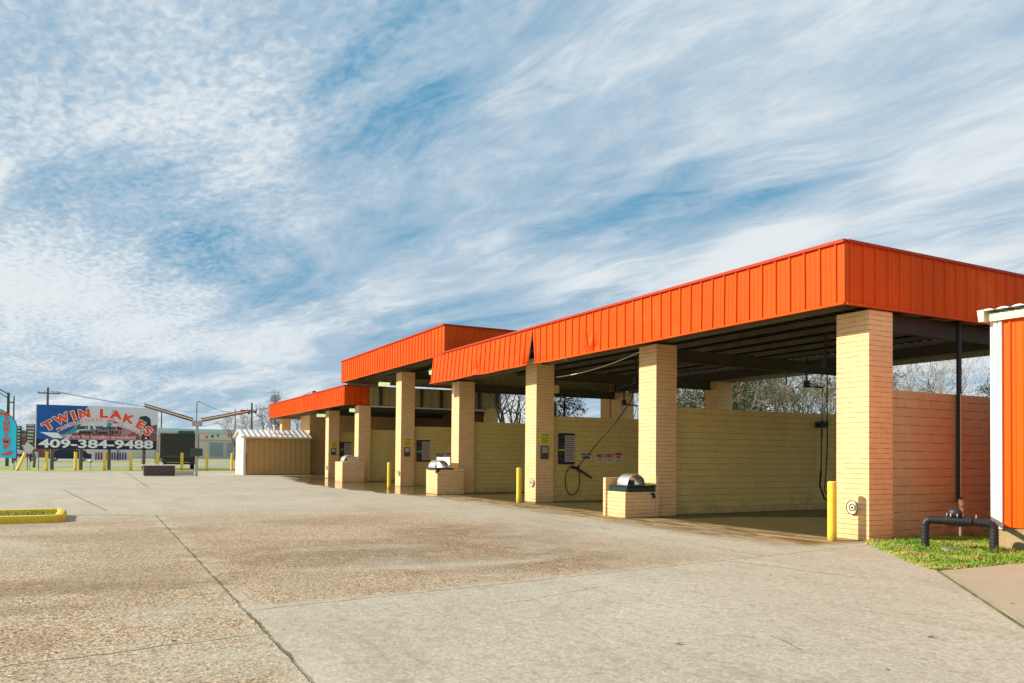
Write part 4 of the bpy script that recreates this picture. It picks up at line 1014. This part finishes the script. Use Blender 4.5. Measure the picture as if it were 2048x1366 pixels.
# ------------------------------------------------------------------ far strip: buildings, vehicles
fb = thing('far_shop_building', (-190, 22, 0), 'long low beige shop building with teal roof band across the road', 'building')
MB().box(-210, -190, -2, 46, 0, 5.9).build('wall', 'far_wall', fb)
MB().box(-210.5, -189.7, -2.4, 46.4, 5.9, 6.7).build('roof_band', 'teal', fb)
MB().box(-189.98, -189.6, 20.5, 46, 4.3, 4.6).build('awning', 'cream', fb)
MB().box(-189.9, -189.5, 16.5, 19.8, 5.0, 6.2).build('shop_sign', 'sign_green', fb)
for y0q in (23.2, 26.9, 31.5):
    wq = MB().box(-189.99, -189.8, y0q-.25, y0q+3.1, .55, 3.95).build('window', 'far_white', fb)
    MB().box(-189.79, -189.7, y0q, y0q+2.85, .75, 3.7).build('pane', 'glass_far', wq)
MB().box(-189.99, -189.7, 12.2, 12.5, 0, 5.88).build('downpipe', 'far_white', fb)
mb = MB(); cols_ = []
for i in range(11):
    q = Vector((-180, 19.0+i*1.15, 4.9-.2*math.sin(i*.9))); mb.cur = i % 4
    mb.quad((q.x, q.y-.45, q.z+.35), (q.x, q.y+.45, q.z+.35), (q.x, q.y, q.z-.45))
tag(mb.build('bunting', ['pteal', 'sign_white', 'pred', 'pblue']), 'string of small coloured pennants in front of the far beige shop', 'bunting')
mk = thing('roadside_building', (-205, -8, 0), 'low maroon and grey building partly hidden behind the billboard', 'building')
MB().box(-212, -200, -14, -4, 0, 4.5).build('wall', 'pmaroon', mk); MB().box(-212.5, -199.5, -14.5, -3.5, 4.5, 5.2).build('roof', 'pgrey', mk)
def vehicle(name, x, y, L, Wd, H, paint, label, cat, van=False, low=None):
    v = thing(name, (x, y, 0), label, cat)       # length along Y
    pr = [(-L/2, .35), (-L/2, H*.62), (-L*.36, H*.66), (-L*.24, H), (L*.30, H), (L*.42, H*.66), (L/2, H*.60), (L/2, .35)] if not van else [(-L/2, .35), (-L/2, H*.96), (L*.22, H), (L*.36, H*.6), (L/2, H*.52), (L/2, .35)]
    MB().prism([(x+Wd/2, y+a, b) for a, b in pr], (-Wd, 0, 0)).build('body', paint, v, bevel=.05)
    w0, w1 = (-L*.22, L*.28) if not van else (-L*.1, L*.2)
    MB().prism([(x+Wd/2+.01, y+w0-.1, H*.68), (x+Wd/2+.01, y+w1+.2, H*.68), (x+Wd/2+.01, y+w1, H*.92), (x+Wd/2+.01, y+w0, H*.92)], (.02, 0, 0)).build('window', 'glass_dark', v)
    if low: MB().box(x+Wd/2+.012, x+Wd/2+.03, y-L*.45, y+L*.4, .6, H*.45).build('side_stripe', low, v)
    for k in (-L*.31, L*.31):
        wq = MB().tube([(x+Wd/2-.1, y+k, .36), (x+Wd/2+.06, y+k, .36)], .36, 12).build('tyre', 'rubber', v); MB().tube([(x+Wd/2+.05, y+k, .36), (x+Wd/2+.075, y+k, .36)], .19, 10).build('rim', 'dull_steel', wq)
vehicle('parked_car', -133, -3.3, 5.8, 1.9, 1.75, 'car_blue', 'dark blue car seen under the left half of the billboard', 'car')
vehicle('service_van', -138, -9.4, 3.6, 2.1, 2.3, 'car_white', 'white van with red side band left of the billboard', 'van', True, 'car_red')
kx = thing('drink_kiosk', (-140, 2.3, 0), 'small white kiosk with red brown upright stripes seen below the billboard', 'kiosk')
MB().box(-142, -140, -.4, 5.0, .1, 1.9).build('counter', 'car_white', kx)
mb = MB()
for i in range(12): mb.box(-139.99, -139.9, .1+i*.38, .28+i*.38, .2, 1.3)
mb.build('stripes', 'sign_wine', kx)
MB().box(-142.2, -139.6, -1.4, 3.4, 2.45, 2.6).build('roof', 'sign_wine', kx)
for yq in (-1.3, 3.3): MB().box(-139.8, -139.7, yq-.05, yq+.05, 0, 2.44).build('post', 'sign_wine', kx)
ps = thing('pylon_sign', (-120, -8, 0), 'pair of dark roadside sign panels with white rows at far left', 'sign')
for yq, z0q, z1q in ((-9.0, 1.7, 4.7), (-7.4, 2.5, 5.0)):
    MB().box(-120.1, -120, yq-.55, yq+.55, z0q, z1q).build('panel', 'dark_grey', ps); mb = MB(); z = z0q+.15
    while z < z1q-.2: mb.box(-119.99, -119.95, yq-.42, yq+.35, z, z+.2); z += .42
    mb.build('letter_rows', 'sign_white', ps); MB().tube([(-120.05, yq, 0), (-120.05, yq, z0q)], .07, 6).build('post', 'black_iron', ps)

# ------------------------------------------------------------------ poles and wires
def upole(x, y, h, label, arms=((0, 0, 1.9),), r=.14, yaw=0):
    p = thing('utility_pole', (x, y, 0), label, 'utility pole', 'timber utility poles')
    MB().tube([(x, y, 0), (x, y, h)], [r, r*.7], 8).build('pole', 'wood_pole', p)
    for dz, dy, ln in arms:
        z = h-.5-dz; MB().box(x-.06, x+.06, y+dy-ln/2, y+dy+ln/2, z-.06, z+.06).build('crossarm', 'wood_pole', p)
        mb = MB()
        for q in (-.45, -.18, .18, .45): mb.tube([(x, y+dy+q*ln, z+.06), (x, y+dy+q*ln, z+.24)], .045, 6)
        mb.build('insulator', 'dull_steel', p)
    return p
upole(-90, -4.21, 7.8, 'dark utility pole with crossarm rising above the billboard', ((.05, .1, 1.9),))
p = upole(-75, 12.74, 6.15, 'dark utility pole with transformer can behind the shed, left of orange roof', ((.35, 0, .9),), r=.12)
MB().tube([(-74.85, 12.45, 5.05), (-74.85, 12.45, 5.45)], .11, 8).tube([(-74.85, 13.05, 5.15), (-74.85, 13.05, 5.45)], .09, 8).build('transformer', 'dark_grey', p)
upole(-230, 34.6, 13.5, 'small distant utility pole above the teal roof, right of the lamp post', ((1, 0, 4.5),), r=.2)
upole(-230, 15.7, 13, 'small distant bare pole above the teal roof, left of the lamp post', (), r=.22)
upole(-110, -8.6, 8.0, 'tall thin pole behind the feather flag', ((.3, -.25, .6),), r=.11)
sl = thing('street_light', (-90, -7.5, 0), 'dark street light mast with long bracket arm at the far left', 'street light')
MB().tube([(-90, -7.5, 0), (-90, -7.5, 7.15)], [.16, .12], 8).build('mast', 'sign_green', sl)
MB().tube([(-90, -7.5, 7.0), (-90, -8.4, 7.55), (-90, -9.5, 8.1)], .05, 6).tube([(-90, -7.5, 6.6), (-90, -8.4, 7.2), (-90, -9.5, 8.1)], .04, 6).build('bracket_arm', 'dark_grey', sl)
tag(MB().tube(droop((-54.65, 6.0, 4.86), (-75, 12.7, 5.45), .45), .014, 5).build('power_wire', 'black_iron'), 'sagging black wire from the lamp post mast to the utility pole', 'wire')
tag(MB().tube(droop((-75, 12.75, 5.5), (-51.6, 12.5, 5.6), .25), .016, 5).build('power_wire', 'black_iron'), 'black wire from the utility pole to the far orange roof', 'wire')
tag(MB().box(-51.75, -51.45, 12.6, 12.8, C1-.02, C1+.25).build('wire_anchor', 'dark_grey', bevel=.03), 'small dark wire anchor on top of the far orange roof edge', 'wire anchor')
for k, (za, zb) in enumerate(((7.5, 7.5), (7.45, 6.9))):
    tag(MB().tube(droop((-90, -4.2+k*.7, za), (-230, 34, 13), 1.0), .02, 4).build('power_wire', 'black_iron'), 'thin overhead wire crossing the sky from the billboard utility pole', 'wire', 'overhead wires')

# ------------------------------------------------------------------ trees
def branch(mb, p, d, ln, r, depth, maxd, spread, tips, gnarl=.25, up_b=.12):
    n = 3; pts = [p]; rr = [r]; q = p
    for i in range(n):
        d = (d+Vector((random.gauss(0, gnarl), random.gauss(0, gnarl), random.gauss(0, gnarl)+up_b))*.45).normalized()
        q = q+d*ln/n; pts.append(q); rr.append(r*(1-.42*(i+1)/n))
    mb.tube(pts, rr, 5 if depth < 2 else 3, cap=False)
    if depth >= maxd: tips.append((q, d)); return
    k = random.choice((2, 2, 3)) if depth < maxd-1 else random.choice((2, 3))
    for i in range(k):
        nd = (d+Vector((random.gauss(0, spread), random.gauss(0, spread), random.gauss(0, spread*.6)))).normalized()
        st = pts[-1] if i < 2 else pts[2]
        branch(mb, st, nd, ln*random.uniform(.6, .85), rr[-1]*random.uniform(.65, .9), depth+1, maxd, spread, tips, gnarl, up_b)
def tree_proto(name, kind, h, bark, fol, seed, leaf=.12, nl=0, maxd=5, spread=.55):
    random.seed(seed); root = bpy.data.objects.new(name, None); col.objects.link(root); root['_w'] = (0, 0, 0)
    tr_, cr_ = MB(), MB(); tips = []
    hb = h*.30
    if kind == 'pine':
        pts = [Vector((random.gauss(0, .03)*i, random.gauss(0, .03)*i, h*i/8)) for i in range(9)]
        tr_.tube(pts, [.16*(1-.85*i/8) for i in range(9)], 7)
        for k in range(46):
            f = random.uniform(.42, 1); z = h*f; a = random.uniform(0, 6.28); L = h*.24*(1.15-f)*random.uniform(.6, 1.3)+.25
            b0 = pts[min(8, int(f*8))].copy(); b0.z = z; b1 = b0+Vector((math.cos(a)*L, math.sin(a)*L, L*random.uniform(-.1, .3)))
            tr_.tube([b0, b1], [.03, .01], 3, cap=False)
            for _ in range(4): tips.append((b0.lerp(b1, random.uniform(.5, 1.05))+Vector((random.gauss(0, .12),)*3), None))
    else:
        pts = [Vector((0, 0, 0)), Vector((random.gauss(0, .08), random.gauss(0, .08), hb*.5)), Vector((random.gauss(0, .15), random.gauss(0, .15), hb))]
        tr_.tube(pts, [.21, .18, .155], 7)
        for i in range(random.choice((3, 4))):
            branch(cr_, pts[-1], Vector((random.gauss(0, .35), random.gauss(0, .35), 1)).normalized(), h*.24, .115, 0, maxd, spread, tips)
    tr_.build('trunk', bark, root)
    for (q, d) in tips:
        n = nl
        for _ in range(n):
            c = q+Vector((random.gauss(0, leaf*2.2), random.gauss(0, leaf*2.2), random.gauss(0, leaf*1.8)))
            ax = Vector((random.gauss(0, 1), random.gauss(0, 1), random.gauss(0, 1))).normalized(); bx = ax.orthogonal().normalized(); L = leaf*random.uniform(.5, 1.2)
            cr_.quad(c-ax*L, c+bx*L*.45, c+ax*L, m=1)
        if kind == 'bare':
            for _ in range(2):
                c = q+(d+Vector((random.gauss(0, .5), random.gauss(0, .5), random.gauss(0, .4)))).normalized()*random.uniform(.3, .7)
                s1 = Vector((.009, .006, 0)); cr_.quad(q-s1, q+s1, c, m=0)
    cr_.build('crown', [bark, fol], root)
    return root
T = {'bare1': tree_proto('bare_tree', 'bare', 9, 'bark', 'fol_tan', 11, nl=0),
     'bare2': tree_proto('bare_tree', 'bare', 10, 'bark_pale', 'fol_tan', 23, nl=1, leaf=.07),
     'bare3': tree_proto('bare_tree', 'bare', 8, 'bark', 'fol_tan', 37, nl=1, leaf=.08, spread=.45),
     'pine': tree_proto('pine_tree', 'pine', 11, 'bark', 'fol_pine', 5, nl=20, leaf=.17),
     'oak': tree_proto('leafy_tree', 'oak', 8, 'bark', 'fol_green', 9, nl=9, leaf=.17, maxd=4, spread=.6),
     'tan': tree_proto('dry_leaf_tree', 'oak', 8, 'bark_pale', 'fol_tan', 19, nl=7, leaf=.14, maxd=4, spread=.6)}
LAB = {'bare1': ('leafless winter tree with dark branches in the wood behind the wash bays', 'tree'), 'bare2': ('pale barked leafless tree in the wood behind the wash bays', 'tree'),
       'bare3': ('slim tree with a few dead leaves in the wood behind the wash bays', 'tree'), 'pine': ('dark needled pine tree in the wood behind the wash bays', 'pine tree'),
       'oak': ('olive green leafy tree in the wood behind the wash bays', 'tree'), 'tan': ('dry tan leaved tree in the wood behind the wash bays', 'tree')}
used = set(); rng = random.Random(3)
def place(kind, ang, dist, sc_=1., label=None, cat=None, group='trees of the wood behind the wash bays', z=-.03):
    a = math.radians(ang); dv = lf*math.cos(a)+rt*math.sin(a); loc = (dv.x*dist, dv.y*dist, z)
    s3 = (sc_*rng.uniform(.9, 1.1), sc_*rng.uniform(.9, 1.1), sc_)
    rz = rng.uniform(0, 6.28)
    if kind in used: o = copy_tree(T[kind], None, loc, s3, rz)
    else: o = T[kind]; used.add(kind); o.location = loc; o.scale = s3; o.rotation_euler = (0, 0, rz)
    o['label'] = label or LAB[kind][0]; o['category'] = cat or LAB[kind][1]
    if group: o['group'] = group
    elif 'group' in o: del o['group']
    return o
wood = [('oak', -3.2, 64, .85), ('bare1', -2.3, 52, .9), ('tan', -1.6, 62, .95), ('bare2', -.6, 47, .85), ('bare1', .2, 60, .9), ('oak', .9, 70, .7), ('bare3', 1.3, 50, .85), ('bare1', 2.2, 44, .8),
        ('pine', 3.9, 40, .62), ('oak', 5.0, 82, .55), ('bare3', 9.3, 62, .9), ('bare1', 10.0, 46, .85),
        ('pine', 11.9, 52, .78), ('tan', 13.4, 50, .85),  ('oak', 15.4, 54, .98),  ('bare2', 16.1, 47, .95), ('pine', 16.7, 60, .92), ('pine', 17.6, 58, .88), 
        ('bare1', 18.3, 44, .95), ('bare1', 19.9, 47, .88), ('oak', 19.4, 66, .6), ('bare2', 20.7, 55, .95), ('oak', 21.7, 60, .85),
        ('bare3', 22.5, 48, .9),  ('oak', 24.5, 60, .8), ('bare3', 25.6, 52, .85), ('tan', 26.4, 58, .75), ('bare2', 27.3, 52, .85), ('bare2', 28.6, 56, .85), ('tan', 28.0, 60, .72), ('oak', 29.8, 60, .62), ('oak', 30.9, 62, .62), ('pine', 31.8, 56, .56), ('tan', 23.2, 62, .8), ('pine', 14.0, 47, .75), ('pine', 15.8, 50, .8), ('oak', 20.2, 50, .7), ('oak', 18.2, 56, .85), ('tan', 24.0, 50, .75), ('bare1', 21.8, 42, .8), ('bare1', 27.8, 44, .74), ('oak', 27.0, 62, .7)]
for kk, an, di, s1 in wood: place(kk, an, di, min(s1*1.12, di/60.*.98))
# trees at the left of the block
FL = 'trees beyond the far shop'
place('oak', -17.6, 118, 1.0, 'rounded green tree beyond the shed roof, left of the utility pole', 'tree', FL)
place('oak', -18.4, 135, .95, 'dark green tree low over the teal roof end', 'tree', FL)
place('pine', -16.9, 110, .85, 'dark pine just left of the far orange roof corner', 'pine tree', FL)
place('tan', -19.6, 150, 1.05, 'bare tan tree standing above the teal roof', 'tree', FL)
place('oak', -15.6, 100, .85, 'dark tree seen between pillars under the far orange roof', 'tree', FL)
place('oak', -14.6, 96, .8, 'tree seen through the gap left of the equipment room', 'tree', FL)
place('bare1', -31.45, 85, .62, 'thin bare tree left of the billboard', 'tree', FL)
def mass(name, pts, hgt, n, mt, leaf, label, wdt=6):
    mb = MB(); random.seed(77)
    for _ in range(n):
        k = random.random()*(len(pts)-1); i = int(k); f = k-i
        p = Vector((*pts[i], 0)).lerp(Vector((*pts[i+1], 0)), f); hh = hgt*(.72+.45*noise.noise(p*.13)+.2*noise.noise(p*.6))
        c = p+Vector((random.uniform(-wdt, wdt)*.5, random.uniform(-wdt, wdt)*.5, hh*random.random()**.7))
        ax = Vector((random.gauss(0, 1), random.gauss(0, 1), random.gauss(0, 1))).normalized(); bx = ax.orthogonal().normalized(); L = leaf*random.uniform(.5, 1.3)
        mb.quad(c-ax*L, c+bx*L*.6, c+ax*L, c-bx*L*.6)
    return tag(mb.build(name, mt), label, 'foliage', kind='stuff')
def VP(ang, dist): a = math.radians(ang); dv = lf*math.cos(a)+rt*math.sin(a); return (dv.x*dist, dv.y*dist)
mass('undergrowth', [VP(a, 66) for a in (-4, 0, 2.4)], 6.2, 2600, 'fol_green', .34, 'green brushy undergrowth at the foot of the wood, left part')
mass('undergrowth', [VP(a, 68) for a in (11.5, 16, 20, 24, 28, 33)], 5.8, 3000, 'fol_tan', .30, 'dry tan brush at the foot of the wood behind the bays')
mass('undergrowth', [VP(a, 63) for a in (11.5, 16, 20, 24, 28, 33)], 5.6, 3200, 'fol_green', .34, 'green brush mixed into the wood edge behind the bays')
mass('far_wood', [(-240, y) for y in (-60, -30, -17, -12)], 8.5, 7000, 'fol_dark', .9, 'dark far tree line behind the flag and billboard', 12)
mass('far_wood', [(-330, y) for y in (5, 60, 120)], 9.5, 6000, 'fol_dark', .9, 'dark far tree line beyond the teal roofed shop', 14)

# ------------------------------------------------------------------ litter
random.seed(21)
for i, (x, y) in enumerate(((-5.2, 4.4), (-6.1, 5.6), (-4.4, 6.6), (-3.9, 5.3), (-7.4, 6.5), (-5.6, 7.3), (-6.4, 9.3), (-7.7, 8.1), (-4.1, 3.4), (-7.2, .6), (-6.4, -.8), (-8.8, -.2), (-3.5, 7.3), (-8.4, 4.1), (-5.0, 8.9))):
    a = random.uniform(0, 6.28); r_ = random.uniform(.02, .05); mb = MB()
    c, s2 = math.cos(a), math.sin(a)
    def Q(u, v_, z): return (x+u*c-v_*s2, y+u*s2+v_*c, z)
    mb.quad(Q(-r_, 0, .004), Q(0, -r_*.45, .012), Q(r_, 0, .02)); mb.quad(Q(-r_, 0, .004), Q(r_, 0, .02), Q(0, r_*.45, .016))
    tag(mb.build('dry_leaf', 'bark'), 'small curled brown leaf lying on the concrete', 'leaf', 'dry leaves on the concrete')

for o in bpy.data.objects:
    if '_w' in o: del o['_w']
